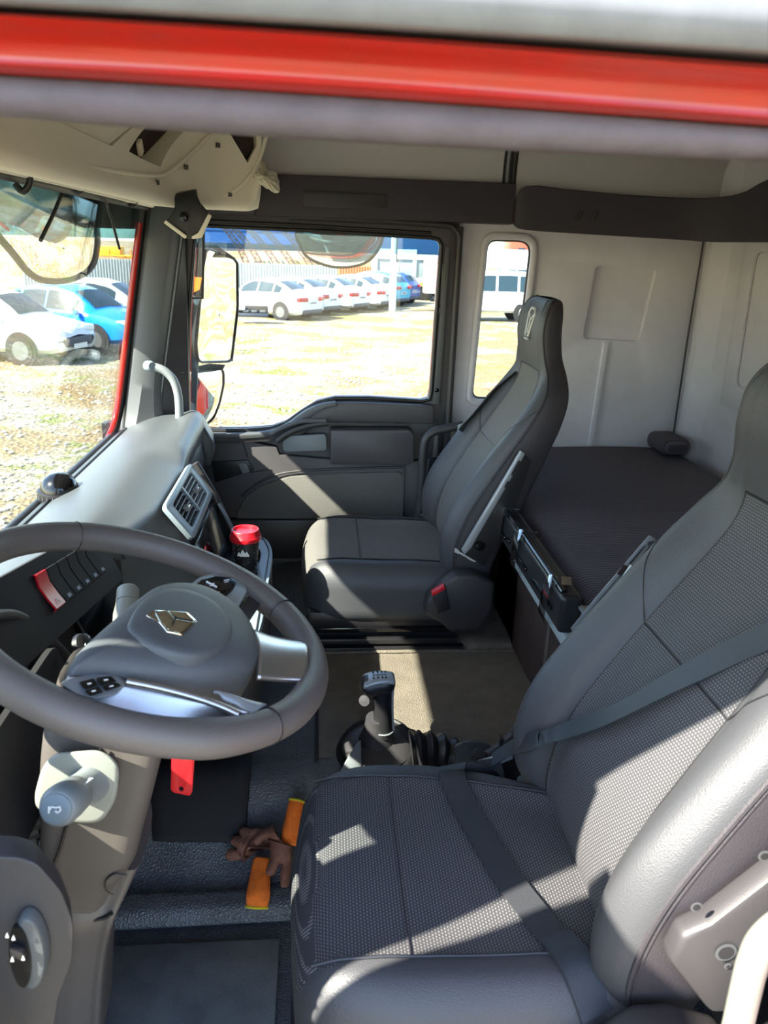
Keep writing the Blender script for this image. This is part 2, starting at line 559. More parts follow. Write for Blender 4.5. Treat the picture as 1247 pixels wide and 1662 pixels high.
M['machine'] = mat('orange_machine', srgb(226, 120, 30), .5)
M['machine_yellow'] = mat('yellow_machine', srgb(236, 186, 40), .5)
M['arm'] = mat('mirror_arm_plastic', srgb(60, 82, 94), .5)
M['pole'] = mat('concrete_pole', srgb(196, 196, 192), .8)
def ground_mat():
    m = mat('gravel_ground', srgb(176, 164, 136), .95)
    N, L = m.node_tree.nodes, m.node_tree.links
    b = N['Principled BSDF']
    tc = N.new('ShaderNodeTexCoord')
    def noise(sc, det=6, rough=.6):
        n = N.new('ShaderNodeTexNoise'); n.inputs['Scale'].default_value = sc; n.inputs['Detail'].default_value = det; n.inputs['Roughness'].default_value = rough
        L.new(tc.outputs['Object'], n.inputs['Vector']); return n.outputs[0]
    def ramp(src, stops):
        r = N.new('ShaderNodeValToRGB')
        while len(r.color_ramp.elements) < len(stops): r.color_ramp.elements.new(.5)
        for e, (p, c) in zip(r.color_ramp.elements, stops): e.position = p; e.color = c
        L.new(src, r.inputs[0]); return r.outputs[0]
    def mix(f, a, c):
        x = N.new('ShaderNodeMix'); x.data_type = 'RGBA'; L.new(f, x.inputs[0]); L.new(a, x.inputs[6]); L.new(c, x.inputs[7]); return x.outputs[2]
    v = N.new('ShaderNodeTexVoronoi'); v.inputs['Scale'].default_value = 14; L.new(tc.outputs['Object'], v.inputs['Vector'])
    stones = ramp(v.outputs['Color'], [(.0, srgb(100, 90, 72)), (.5, srgb(134, 126, 104)), (1, srgb(168, 162, 146))])
    dirt = ramp(noise(3.5), [(.3, srgb(104, 82, 50)), (.7, srgb(134, 116, 76))])
    grass = ramp(noise(9), [(.3, srgb(74, 84, 22)), (.7, srgb(120, 124, 54))])
    fd = ramp(noise(.42, 4), [(.44, (0, 0, 0, 1)), (.56, (1, 1, 1, 1))])
    c = mix(fd, stones, dirt)
    fg = ramp(noise(.75, 8, .72), [(.535, (0, 0, 0, 1)), (.61, (1, 1, 1, 1))])
    c = mix(fg, c, grass)
    L.new(c, b.inputs['Base Color'])
    bp = N.new('ShaderNodeBump'); bp.inputs['Strength'].default_value = .8; bp.inputs['Distance'].default_value = .05
    L.new(v.outputs['Distance'], bp.inputs['Height']); L.new(bp.outputs[0], b.inputs['Normal'])
    return m
M['ground'] = ground_mat()
def cut(o, cutter):
    m = o.modifiers.new('cut', 'BOOLEAN'); m.object = cutter; m.operation = 'DIFFERENCE'; m.solver = 'EXACT'
    dg = bpy.context.evaluated_depsgraph_get(); dg.update()
    me = bpy.data.meshes.new_from_object(o.evaluated_get(dg))
    o.modifiers.clear()
    o.data = me
    bpy.data.objects.remove(cutter, do_unlink=True)
def sh(x, y, z): return Vector((x, y, z))

# ------------------------------------------------------------------ the yard's ground
def make_ground():
    xs = np.linspace(-60, 90, 61); ys = np.linspace(-12, 120, 61)
    rnd = random.Random(3)
    G = np.array([[(x, y, GZ + (0.0 if y < 4 else rnd.uniform(-.03, .03))) for y in ys] for x in xs])
    o = grid('ground', G, M['ground'])
    structure(o)
make_ground()

# ------------------------------------------------------------------ cab shell: floor, walls, roof
WX0, WZ0, WX1, WZ1 = -.57, .10, -.71, -.64        # windscreen: top edge and bottom edge, straight across the cab
YN, YF = .47, 2.80
RX = 1.38                                          # rear wall
# floor: a flat tread, a rounded rise and the engine tunnel
prof = [(.47, -1.35), (1.22, -1.35), (1.25, -1.335), (1.27, -1.31), (1.31, -1.30), (1.35, -1.285), (1.41, -1.24), (1.45, -1.19), (1.49, -1.155), (1.54, -1.15)]
prof = catmull([(y, z) for y, z in prof], 40)
XF = [-1.0, -.6, -.4, -.2, -.05, .05]
floor = structure(grid('floor', [[(x, y, z - max(0, (-.02 - x)) * .10 * (1 if z > -1.3 else .2)) for y, z in prof] for x in XF], M['rubber']))
tun = [(1.54, -1.15), (1.7, -1.148), (1.95, -1.148), (2.04, -1.15), (2.07, -1.135), (2.12, -1.13), (2.3, -1.13), (2.8, -1.13)]
tt = catmull(tun, 40)
g = structure(grid('floor_tunnel', [[(x, y, z) for y, z in tt] for x in (-.003, .1, .3, .5, .62, .75)], M['dusty']))
g = structure(grid('floor_tunnel', [[(x, y, z - 0.005 - max(0, -x) * .22) for y, z in tt] for x in (-.9, -.6, -.4, -.3, -.2, -.1, -.02, -.006)], M['rubber']))
# driver's side of the tunnel behind the seat, and the floor under the seat
structure(box('floor', (.5, 1.0, -1.40), (1.2, 1.1, .08), M['rubber']))
structure(grid('floor_tunnel', [[(x, y, z) for y, z in prof[18:]] for x in (.05, .3, .75)], M['dusty']))
structure(box('trim_1', (-.008, 1.79, -1.1495), (.008, .52, .010), M['matte_black']))
structure(box('trim_2', (.31, 2.035, -1.146), (.64, .012, .008), M['dusty'], bevel=.003))
# firewall under the dashboard, dark
structure(box('wall_front', (-.73, 1.64, -1.07), (.03, 2.4, .76), M['matte_black']))
structure(box('wall_front', (-.77, 1.64, -1.36), (.04, 2.56, 1.2), M['redpaint']))
# passenger side: sleeper wall with the slim window, rounded opening
win3 = rounded([(.585, .035), (.745, .035), (.725, -.53), (.565, -.53)], [.035, .05, .05, .035])
emb = rounded([(.985, -.04), (1.215, -.045), (1.185, -.305), (.965, -.30)], .02)
def wall_fn(x, z): return (x, 2.84, z)
wr = structure(plate('wall_right', [(.475, .09), (RX + .02, .09), (RX + .02, -1.2), (.475, -1.2)], [win3, emb], wall_fn, (0, .03, 0), M['wall'], bevel=.004))
structure(plate('wall_right', rounded([(.94, 0), (1.26, 0), (1.26, -.36), (.93, -.36)], .01), [], lambda x, z: (x, 2.862, z), (0, .012, 0), M['wall']))
structure(box('wall_right', (1.05, 2.837, -.51), (.022, .012, .40), M['wall'], rot=Matrix.Rotation(radians(2), 3, 'Y'), bevel=.004))
# raised lip round the slim window
w3o = structure(empty('window_3', (.65, 2.84, -.25)))
path = [(x, 2.836, z) for x, z in rounded([(.573, .048), (.757, .048), (.737, -.545), (.552, -.545)], [.04, .055, .055, .04], 7)]
tube('window_frame', path, .013, M['wall'], w3o, closed=True)
tube('window_seal', [(x, 2.85, z) for x, z in rounded([(.585, .035), (.745, .035), (.725, -.53), (.565, -.53)], [.035, .05, .05, .035], 7)], .006, M['dark'], w3o, closed=True)
slab('pane', [(x, 2.862, z) for x, z in win3], (0, .004, 0), M['glass'], w3o)
# rear wall
prof = [(2.86, RX), (2.80, RX + .005), (2.74, RX + .05), (2.6, RX + .07), (1.6, RX + .07), (.46, RX + .07)]
structure(grid('wall_back', [[(x, y, z) for y, x in prof] for z in (-1.4, -.7, -.2, .1, .56)], M['wall'], angle=20))
eb = rounded([(2.60, .02), (1.9, .02), (1.9, -.42), (2.58, -.42)], .04)
structure(plate('wall_back', [(2.68, .08), (1.8, .08), (1.8, -.50), (2.66, -.50)], [eb], lambda y, z: (RX + .058, y, z), (.01, 0, 0), M['wall'], bevel=.003))
structure(tube('trim_3', [(RX - .012, 2.832, .08), (RX - .015, 2.832, -.3), (RX - .012, 2.832, -.7)], .0035, M['dark']))
# dark header band over the passenger door and round the back corner
def band(y0, za, zb, name, x0, x1, m, out=0):
    return structure(prism_y(name, [(x0, zb), (x1, zb), (x1, za), (x0, za)], y0, y0 + .08, m, bevel=.006))
band(2.765, .215, .085, 'trim_4', -.62, .655, M['header'])
# long grab recess in the band
hb = structure(plate('trim_5', rounded([(-.06, .165), (.215, .165), (.215, .118), (-.06, .118)], .012), [], lambda x, z: (x, 2.758, z), (0, .01, 0), M['dark'], bevel=.003))
structure(box('trim_6', (-.22, 2.764, .15), (.003, .004, .13), M['matte_black']))
# rear locker band: proud lamp panel, curved round the corner
sec = []
for (x, y, t, b) in [(.655, 2.77, .16, .085), (.68, 2.752, .205, .07), (.80, 2.75, .20, .065), (1.0, 2.75, .19, .06), (1.2, 2.74, .185, .055), (1.30, 2.70, .185, .05), (1.36, 2.6, .20, .05), (1.38, 2.4, .24, .05), (1.38, 1.6, .26, .05)]:
    sec.append([(x, y, b), (x, y, t), (x + .06, y + .09, t + .01), (x + .06, y + .09, b)])
o = structure(loft('trim_7', sec, M['header'], closed=True, nsec=40, angle=40))
for k in range(2):
    structure(prism('trim_8', *[[(x + k * .055, 2.744 + d, z) for x, z in ((.86, .105), (.872, .105), (.888, .135), (.876, .135))] for d in (0, .02)], M['dark'], bevel=.002))
# cove panels above the band, up to the roof
def cove(x0, x1, m):
    pts = catmull([(2.81, .12), (2.80, .205), (2.79, .30), (2.74, .40), (2.62, .47), (2.40, .50), (1.6, .51)], 24)
    return structure(grid('ceiling', [[(x, y, z) for y, z in pts] for x in (x0, (x0 + x1) / 2, x1)], M['ceiling']))
cove(-.75, .612, M['ceiling']); cove(.66, 1.5, M['ceiling'])
pts = catmull([(2.795, .205), (2.785, .30), (2.735, .40), (2.61, .465), (2.40, .495), (1.6, .505)], 24)
structure(grid('trim_9', [[(x, y + .012, z + .004) for y, z in pts] for x in (.605, .665)], M['dark']))
structure(tube('trim_10', [(.627, y, z) for y, z in pts[:16]], .006, M['grey']))
structure(tube('trim_10', [(.648, y, z) for y, z in pts[:16]], .005, M['dark']))
structure(box('ceiling', (.4, 1.2, .515), (2.4, 1.0, .02), M['ceiling']))
# ------------------------------------------------------------------ outer body: roof skin, driver's side, passenger skin
structure(box('roof', (.42, 1.64, .60), (2.25, 2.52, .10), M['redpaint'], bevel=.03))
structure(box('wall_left', (1.0, .42, -.45), (.96, .06, 2.0), M['redpaint']))
structure(box('wall_left', (1.0, .46, -.45), (.96, .03, 2.0), M['wall']))
structure(box('wall_right', (1.0, 2.90, -1.35), (1.02, .03, .40), M['redpaint']))
structure(box('wall_back', (1.50, 1.64, -.45), (.03, 2.5, 2.0), M['redpaint']))
structure(box('floor_underside', (.3, 1.64, -1.50), (2.4, 2.5, .06), M['matte_black']))
# front above the windscreen (hidden by the visor and the console from inside)
structure(prism_y('wall_front', [(-.56, .10), (-.60, .10), (-.66, .30), (-.70, .55), (-.56, .55)], .44, 2.86, M['redpaint']))
structure(prism_y('wall_front', [(-.70, -.65), (-.72, -.665), (-.74, -.72), (-.74, -1.0), (-.70, -1.0)], .44, 2.78, M['black']))
# near header: rubber seal, red lip and grey gutter over the open driver's door
def elev(px, py, Y): 
    v = at(px, py, Y=Y); return v
seal_path = [at(px, py, Y=.505) for px, py in ((-420, 166), (0, 186), (320, 206), (620, 229), (930, 249), (1247, 257), (1700, 262))]
dh = structure(empty('door_2', (0, .5, .08)))
P = catmull(seal_path, 40)
def strip(name, rows, m, off=.0):
    """rows: list of ((px,py) at three picture columns, Y): rails running along the cab side"""
    G = []
    for t in np.linspace(-1.2, 2.2, 36):
        row = []
        for (a, b, c), Y in rows:
            # quadratic through columns 0, 620, 1247
            A, B, C = (at(0, a, Y=Y), at(620, b, Y=Y), at(1247, c, Y=Y))
            u = t
            q = A * ((u - .5) * (u - 1) / .5) + B * (u * (u - 1) / -.25) + C * (u * (u - .5) / .5) if 0 <= u <= 1 else (A.lerp(B, u * 2) if u < 0 else B.lerp(C, u * 2 - 1))
            row.append(tuple(q))
        G.append(row)
    return grid(name, G, m, dh, angle=70)
strip('door_seal', [((184, 227, 255), .53), ((190, 234, 262), .515), ((183, 226, 254), .505), ((160, 203, 236), .50), ((128, 165, 212), .50), ((118, 158, 205), .505), ((108, 150, 196), .52)], M['seal'])
strip('red_lip', [((122, 162, 206), .505), ((113, 153, 199), .49), ((104, 143, 191), .485), ((92, 130, 178), .487), ((64, 104, 150), .482), ((44, 84, 130), .472), ((25, 66, 112), .466), ((20, 58, 104), .475)], M['redlip'])
strip('shadow_gap', [((30, 70, 116), .49), ((10, 48, 92), .49)], M['matte_black'])
strip('roof_gutter', [((14, 54, 98), .49), ((6, 45, 88), .47), ((-2, 36, 78), .458), ((-60, -20, 20), .45), ((-160, -120, -80), .45), ((-260, -220, -180), .47)], M['gutter'])
structure(prism_y('wall_left', [(-.70, .16), (.55, .13), (.55, .56), (-.70, .56)], .51, .60, M['headliner']))
structure(prism_y('wall_left', [(-.70, .20), (.55, .20), (.55, .60), (-.70, .60)], .43, .50, M['redpaint']))
# driver's windscreen pillar
structure(prism('pillar_left', [(-.55, .44, .12), (-.46, .44, .12), (-.58, .44, -.66), (-.71, .44, -.66)], [(-.55, .585, .12), (-.50, .57, .12), (-.62, .57, -.66), (-.71, .585, -.66)], M['pillar']))
structure(prism_y('wall_left', [(-.76, -.66), (-.56, -.62), (-.52, -1.4), (-.76, -1.4)], .42, .46, M['redpaint']))
# ------------------------------------------------------------------ windscreen with rubber frame, tinted top strip
ws = structure(empty('window_1', (-.64, 1.64, -.27)))
slab('pane', [(WX0, .5, WZ0), (WX0, 2.71, WZ0), (WX1, 2.71, WZ1), (WX1, .5, WZ1)], (-.005, 0, 0), M['glass'], ws)
def wsx(z): return WX0 + (WZ0 - z) / (WZ0 - WZ1) * (WX1 - WX0)
slab('tint_strip', [(wsx(z) - .008, y, z) for y, z in [(.5, .10), (2.71, .10)] + rounded([(2.71, .10), (2.705, .0), (.5, .0)], [0, .05, 0])[1:]], (-.002, 0, 0), M['cyan'], ws)
tube('lower_gasket', [(WX1 + .006, .5, WZ1 + .004), (WX1 + .006, 1.6, WZ1 + .004), (WX1 + .006, 2.66, WZ1 + .004)], .014, M['black'], ws)
tube('red_edge', catmull([(wsx(.05) - .005, 2.705, .05), (wsx(-.3) - .005, 2.70, -.3), (wsx(-.52) - .005, 2.69, -.52), (wsx(-.60) - .004, 2.66, -.60), (wsx(-.645) - .004, 2.58, -.645)], 24), .010, M['redpaint'], ws)
tube('corner_gasket', catmull([(wsx(.09), 2.725, .09), (wsx(-.3), 2.722, -.3), (wsx(-.53), 2.715, -.53), (wsx(-.61), 2.68, -.61), (wsx(-.64), 2.60, -.64)], 24), .012, M['black'], ws)
# outside sun visor over the windscreen
vis = slab('sun_visor', [(-.64, .5, .17), (-.64, 2.76, .17), (-.90, 2.72, .035), (-.90, .5, .035)], (-.006, 0, .02), M['gloss_black'])
slab('end_cheek', [(x, 2.745, z) for x, z in rounded([(-.585, .17), (-.60, .03), (-.80, .03), (-.84, .08), (-.70, .17)], .02)], (0, .02, 0), M['matte_black'], vis)
tag(vis, 'dark outside sun visor along the top of the windscreen', 'sun visor')
# ------------------------------------------------------------------ passenger windscreen pillar
pil = structure(empty('pillar_right', (-.55, 2.73, -.3)))
secs = []
for z in (.10, -.1, -.3, -.45, -.56, -.62, -.67):
    x = wsx(z); e = max(0, (-z - .50)) * .0
    k = max(0, (-.52 - z) / .15)
    secs.append([(x + .004, 2.73, z), (x + .03, 2.692 - .03 * k, z), (x + .07, 2.685 - .05 * k, z), (x + .105 + .05 * k, 2.70 - .02 * k, z), (x + .125 + .05 * k, 2.735, z), (x + .125, 2.79, z), (x + .01, 2.79, z)])
loft('pillar_trim', secs, M['pillar'], pil, nsec=30, angle=35)
secs = []
for z in (.10, -.2, -.45, -.67):
    x = wsx(z) + .125
    x1 = -.452 - .03 * (-z)
    secs.append([(x - .01, 2.745, z), (x + .01, 2.742, z), (x1, 2.775, z), (x1, 2.80, z), (x - .01, 2.80, z)])
loft('pillar_edge', secs, M['dark'], pil, nsec=20, angle=25)
tube('edge_bead', [(wsx(z) + .128, 2.737, z) for z in (.10, -.2, -.45, -.65)], .0035, M['grey'], pil)
for z in (-.17, -.44):
    lathe('screw', [(.006, 0), (.006, .003), (.003, .004)], (-.462 + z * .05, 2.768, z), (0, -1, 0), M['gloss_black'], pil, n=10)

# the driver's door itself, swung wide open and standing outside to the left of the camera
leaf_o = [(.31, .13), (-.62, .13), (-.62, -1.45), (.47, -1.45), (.47, -.45), (.405, -.39)]
leaf_w = rounded([(.20, .05), (-.52, .05), (-.54, -.54), (.05, -.55), (.30, -.56)], .03)
lf = lambda y, z: (-.575 - .08 * (.43 - y) , y, z)
plate('door_leaf', leaf_o, [leaf_w], lf, (.05, 0, 0), M['door'], dh, bevel=.004)
plate('door_outer_skin', leaf_o, [leaf_w], lambda y, z: (-.60 - .08 * (.43 - y), y, z), (.02, 0, 0), M['redpaint'], dh)
slab('door_pane', [lf(*p) for p in leaf_w], (.005, 0, 0), M['glass'], dh)
prism('door_shade_post', [lf(*p) for p in ((.40, -.40), (.36, -.15), (.315, .08), (.17, .08), (.18, -.12), (.28, -.45))], [Vector(lf(*p)) + Vector((.04, 0, 0)) for p in ((.40, -.40), (.36, -.15), (.315, .08), (.17, .08), (.18, -.12), (.28, -.45))], M['black'], dh)  # unseen piece in place of the driver's mirror, shaped to shade the cushion
# ------------------------------------------------------------------ passenger door
d1 = structure(empty('door_1', (.05, 2.8, -.6)))
YD = 2.80
W = lambda px, py: (lambda v: (v.x, v.z))(at(px, py, Y=YD))
wopen = [W(*p) for p in ((318, 366), (520, 375), (700, 386))] + [W(*p) for p in ((712, 389), (717, 398), (716, 410))] + [W(*p) for p in ((708, 520), (700, 636), (697, 648), (685, 651))] + \
        [W(*p) for p in ((600, 646), (545, 646), (515, 653), (490, 668), (465, 686), (440, 695), (400, 698), (330, 699), (304, 694))] + [W(306, 520)]
outer = [(-.46, .09), (.475, .09), (.475, -1.13), (-.62, -1.13), (-.62, -.67), (-.50, -.66)]
plate('door_frame', outer, [wopen], lambda x, z: (x, YD, z), (0, .05, 0), M['door'], d1, bevel=.004)
# outside skin
plate('door_skin', [(-.47, .12), (.5, .12), (.5, -1.5), (-.64, -1.5), (-.64, -.68), (-.51, -.66)], [wopen], lambda x, z: (x, YD + .055, z), (0, .02, 0), M['redpaint'], d1)
w2 = structure(empty('window_2', (.05, YD + .03, -.3)))
slab('pane', [(x, YD + .03, z) for x, z in wopen], (0, .004, 0), M['glass'], w2)
tz = at(500, 407, Y=YD).z
slab('tint_strip', [(-.43, YD + .026, tz), (.43, YD + .026, tz - .003), (.43, YD + .026, .07), (-.43, YD + .026, .07)], (0, .002, 0), M['tint'], w2)
tube('window_seal', [(x, YD - .004, z) for x, z in wopen], .007, M['black'], w2, closed=True)
# quarter glass bars
tube('quarter_bar', [at(*p, Y=YD + .02) for p in ((331, 366), (330, 420), (329, 485))], .004, M['black'], w2)
tube('quarter_bar', [at(*p, Y=YD + .02) for p in ((329, 484), (296, 484))], .003, M['black'], w2)
lathe('sash_clip', [(.004, 0), (.007, .005), (.007, .03), (.003, .036)], at(714, 512, Y=YD - .005), (0.05, 0, 1), M['black'], w2, n=10)
tube('sash_clip_rod', [at(*p, Y=YD - .004) for p in ((719, 430), (717, 470), (715, 505))], .002, M['grey'], w2)
# vertical frame strips right of the window
strip1 = [W(*p) for p in ((722, 372), (741, 372), (722, 690), (704, 690))]
prism_y('frame_strip', [W(722, 400), W(731, 400), W(713, 655), W(702, 655)], YD - .012, YD + .01, M['pillar'], d1, bevel=.003)
tube('frame_edge', catmull([at(*p, Y=YD - .01) for p in ((470, 352), (640, 360), (722, 366), (738, 372), (746, 386), (744, 420), (733, 600), (727, 690))], 40), .010, M['dark'], d1)
tube('frame_edge', [at(*p, Y=YD - .005) for p in ((330, 358), (500, 366), (700, 378))], .005, M['black'], d1)
lathe('frame_screw', [(.008, 0), (.008, .003), (.004, .005)], at(709, 633, Y=YD - .012), (0, -1, 0), M['gloss_black'], d1, n=12)
# lower trim: sill moulding sweeping down to the front
def strip_loft(name, top, bot, y0, y1, m, n=30, r=.006):
    A = catmull(top, n); B = catmull(bot, n)
    v0 = [(x, y0, z) for x, z in A] + [(x, y0, z) for x, z in B[::-1]]
    v1 = [(x, y1, z) for x, z in A] + [(x, y1, z) for x, z in B[::-1]]
    return prism(name, v0, v1, m, d1, bevel=r)
sill_top = [W(*p) for p in ((336, 703), (400, 702), (445, 697), (470, 686), (495, 668), (520, 655), (545, 650), (600, 650), (702, 655))]
strip_loft('sill_moulding', sill_top, [W(*p) for p in ((336, 716), (400, 714), (450, 711), (485, 704), (505, 692), (530, 684), (560, 682), (620, 682), (702, 684))], 2.755, 2.80, M['door'])
strip_loft('sill_moulding', [W(*p) for p in ((337, 700), (400, 699), (443, 694), (468, 683), (493, 665), (518, 653), (545, 648))], [W(*p) for p in ((337, 707), (400, 707), (447, 702), (474, 691), (500, 675), (525, 660), (548, 655))], 2.748, 2.79, M['pillar'], r=.004)  # lighter strip paints the glossy highlight along the moulding's curve
# grab handle arch with a light pocket
P = lambda px, py, y: at(px, py, Y=y)
plate('pull_pocket', rounded([W(459, 712), W(472, 703), W(529, 700), W(530, 726), W(462, 728)], .012), [], lambda x, z: (x, 2.752, z), (0, .03, 0), M['grey'], d1, bevel=.003)
tube('pull_handle', catmull([P(*p, 2.742) for p in ((450, 716), (460, 708), (478, 698), (505, 690), (532, 686))], 20), .012, M['dark'], d1)
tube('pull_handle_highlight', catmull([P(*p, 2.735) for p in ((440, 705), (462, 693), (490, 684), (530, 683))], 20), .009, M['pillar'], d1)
# storage box on the door
prism_y('map_pocket', rounded([W(536, 690), W(662, 690), W(668, 697), W(668, 742), W(655, 746), W(536, 744)], .008), 2.715, 2.79, M['door'], d1, bevel=.006)
box('pocket_groove', (at(600, 688, Y=2.714).x, 2.714, at(600, 688, Y=2.714).z), (.30, .004, .006), M['black'], d1)
# the wide middle panel and the cloth speaker panel
prism_y('middle_panel', [W(*p) for p in ((336, 712), (400, 712), (450, 722), (455, 735), (535, 742), (650, 748), (700, 740), (705, 690), (712, 690), (700, 1000), (330, 1000))], 2.768, 2.80, M['door'], d1, bevel=.005)
prism_y('cloth_panel', rounded([W(*p) for p in ((400, 800), (425, 783), (470, 768), (560, 763), (648, 761), (654, 768), (648, 905), (390, 905), (385, 830))], .02), 2.757, 2.79, M['speaker'], d1, bevel=.006)
tube('cloth_piping', catmull([P(*p, 2.757) for p in ((392, 806), (425, 781), (470, 766), (560, 761), (648, 759), (656, 768), (650, 905))], 40), .004, M['door'], d1)
# lock housing with small lever
plate('lock_housing', [W(346, 745), W(404, 742), W(414, 758), W(352, 778)], [], lambda x, z: (x, 2.757, z), (0, .02, 0), M['black'], d1, bevel=.002)
prism_y('lock_lever', rounded([W(389, 746), W(402, 746), W(408, 760), W(396, 762)], .004), 2.745, 2.76, M['grey'], d1, bevel=.003)
tube('panel_seam', [P(*p, 2.766) for p in ((394, 716), (402, 742))], .0018, M['black'], d1)
tube('panel_seam', [P(*p, 2.766) for p in ((356, 780), (390, 769), (440, 762))], .0018, M['black'], d1)
# lower sill and footwell side
structure(prism_y('trim_11', [(-.8, -.98), (.47, -.98), (.47, -1.14), (-.8, -1.14)], 2.74, 2.80, M['black'], bevel=.01))
structure(box('wall_right', (-.68, 2.79, -.9), (.20, .04, .55), M['black']))
# sleeper pillar between door and slim window
structure(prism_y('trim_12', [W(742, 368), W(752, 368), W(728, 760), W(716, 760)], 2.785, 2.86, M['dark'], bevel=.004))
# red outer shell around the slim window's outside
structure(plate('wall_right', [(.49, .55), (1.5, .55), (1.5, -1.2), (.49, -1.2)], [[(.655 + (x - .655) * 1.5, -.25 + (z + .25) * 1.15) for x, z in win3]], lambda x, z: (x, 2.885, z), (0, .02, 0), M['redpaint']))
structure(box('wall_right', (-.02, 2.87, .33), (1.05, .03, .44), M['redpaint']))
# ------------------------------------------------------------------ dashboard
db = empty('dashboard', (-.55, 1.6, -.64), 'grey grained dashboard running under the windscreen to the passenger door', 'dashboard')
# sections in X,Z: from the windscreen base over the crest and down the face
def dsec(crx, crz, fx, fz, lx, lz, hump=0.0):
    return [(-.705, -.655), (-.66, -.615 + hump * .4), (-.58, -.585 + hump), (-.50, -.578 + hump), (crx - .03, crz + .012), (crx, crz), (crx + .012, crz - .03), (fx, fz), (lx, lz), (lx - .05, lz - .04), (-.70, lz - .04)]
st = [
    (.50, dsec(-.48, -.61, -.50, -.72, -.50, -.95)),
    (.90, dsec(-.46, -.595, -.49, -.70, -.50, -.95, .005)),
    (1.25, dsec(-.46, -.60, -.49, -.70, -.50, -.95)),
    (1.50, dsec(-.45, -.605, -.48, -.70, -.48, -.95)),
    (1.70, dsec(-.405, -.61, -.36, -.70, -.33, -.95)),
    (1.77, dsec(-.392, -.612, -.335, -.70, -.27, -.92)),
    (2.15, dsec(-.392, -.61, -.335, -.70, -.27, -.92)),
    (2.19, dsec(-.395, -.60, -.35, -.69, -.30, -.92)),
    (2.24, dsec(-.40, -.585, -.395, -.66, -.40, -.92)),
    (2.45, dsec(-.405, -.575, -.40, -.64, -.42, -.92)),
    (2.60, dsec(-.405, -.565, -.40, -.63, -.42, -.92)),
    (2.72, dsec(-.42, -.575, -.42, -.64, -.44, -.92)),
]
ys = [s[0] for s in st]
dense = []
for (x, z) in [0] and [] or []: pass
S = np.array([[(x, y, z) for x, z in p] for y, p in st])
rows = []
for a in range(len(st) - 1):
    n = max(2, int((ys[a + 1] - ys[a]) / .03))
    for k in range(n):
        t = k / n
        rows.append(S[a] * (1 - t) + S[a + 1] * t)
rows.append(S[-1])
rows = [catmull(r, 44) for r in rows]
grid('body', rows, M['dash'], db, closed_v=True, cap=True, angle=50)
# raised end pad by the passenger pillar with a small clip
def T(px, py, y): return at(px, py, Y=y)
pad = prism('end_pad', [T(*p, 2.60) for p in ((268, 706), (288, 684), (312, 677), (326, 682), (346, 716), (348, 738), (340, 760), (300, 748))], [T(*p, 2.60) + Vector((-.012, .12, .0)) for p in ((268, 706), (288, 684), (312, 677), (326, 682), (346, 716), (348, 738), (340, 760), (300, 748))], M['dash'], db, bevel=.014, seg=3)
c = T(310, 722, 2.585)
box('pad_clip', c, (.035, .012, .012), M['black'], db, rot=Matrix.Rotation(radians(55), 3, 'Y'), bevel=.003)
# passenger-side kick panel below the pad
prism('glove_panel', [(-.40, 2.22, -.62), (-.385, 2.22, -.70), (-.43, 2.22, -.98), (-.6, 2.22, -.98)], [(-.41, 2.74, -.60), (-.395, 2.74, -.70), (-.44, 2.74, -.98), (-.6, 2.74, -.98)], M['dark'], db, bevel=.015)
# defrost slot along the windscreen
box('defrost_slot', (-.672, 1.9, -.618), (.022, 1.5, .006), M['black'], db, rot=Matrix.Rotation(radians(-25), 3, 'Y'))
# ---- double air vent on the sloping centre face
A, B, Cc, D = Vector((-.389, 2.15, -.609)), Vector((-.389, 1.77, -.612)), Vector((-.325, 1.775, -.700)), Vector((-.327, 2.14, -.699))
vn = (D - A).cross(B - A).normalized()
if vn.x < 0: vn = -vn
def VP(u, v, h=0): # u along B->A (0..1), v down the face
    return B.lerp(A, u).lerp(Cc.lerp(D, u), v) + vn * h
vent = empty('air_vent', VP(.5, .5), 'double air vent with grey frame in the dashboard centre', 'vent')
outer = rounded([(0, 0), (1, 0), (1, 1), (0, 1)], .10)
hole = rounded([(.12, .15), (.88, .15), (.88, .85), (.12, .85)], .07)
plate('frame', outer, [hole], lambda u, v: VP(u, v, .012), vn * .012, M['frame_grey'], vent, bevel=.003)
plate('back', [(.1, .1), (.9, .1), (.9, .9), (.1, .9)], [], lambda u, v: VP(u, v, .011), vn * .001, M['matte_black'], vent)
prism('divider', [VP(u, v, .012) for u, v in ((.485, .14), (.515, .14), (.515, .86), (.485, .86))], [VP(u, v, .024) for u, v in ((.485, .14), (.515, .14), (.515, .86), (.485, .86))], M['frame_grey'], vent)
for k in range(6):
    v = .20 + k * .118
    for a, b in ((.125, .48), (.52, .875)):
        prism('slat', [VP(a, v, .013), VP(b, v, .013), VP(b, v + .03, .013), VP(a, v + .03, .013)], [VP(a, v + .04, .021), VP(b, v + .04, .021), VP(b, v + .07, .021), VP(a, v + .07, .021)], M['dark'] if a < .3 else M['grey'], vent)
for u in (.30, .70):
    box('slider', VP(u, .5, .024), (.018, .022, .014), M['grey'], vent, bevel=.003)
# ---- centre stack below the vent: gloss panel with side frame, then tray with cup holder
prism('stack_panel', [(-.318, 1.79, -.715), (-.318, 2.15, -.715), (-.262, 2.15, -.845), (-.262, 1.79, -.845)], [(-.306, 1.79, -.709), (-.306, 2.15, -.709), (-.25, 2.15, -.839), (-.25, 1.79, -.839)], M['gloss_black'], db, bevel=.003)
tube('stack_frame', catmull([(-.36, 2.175, -.605), (-.315, 2.175, -.69), (-.285, 2.172, -.76), (-.25, 2.17, -.84), (-.24, 2.17, -.87)], 20), .011, M['dark'], db)
tube('stack_frame_edge', catmull([(-.295, 2.155, -.72), (-.27, 2.152, -.77), (-.238, 2.15, -.845)], 12), .006, M['frame_grey'], db)
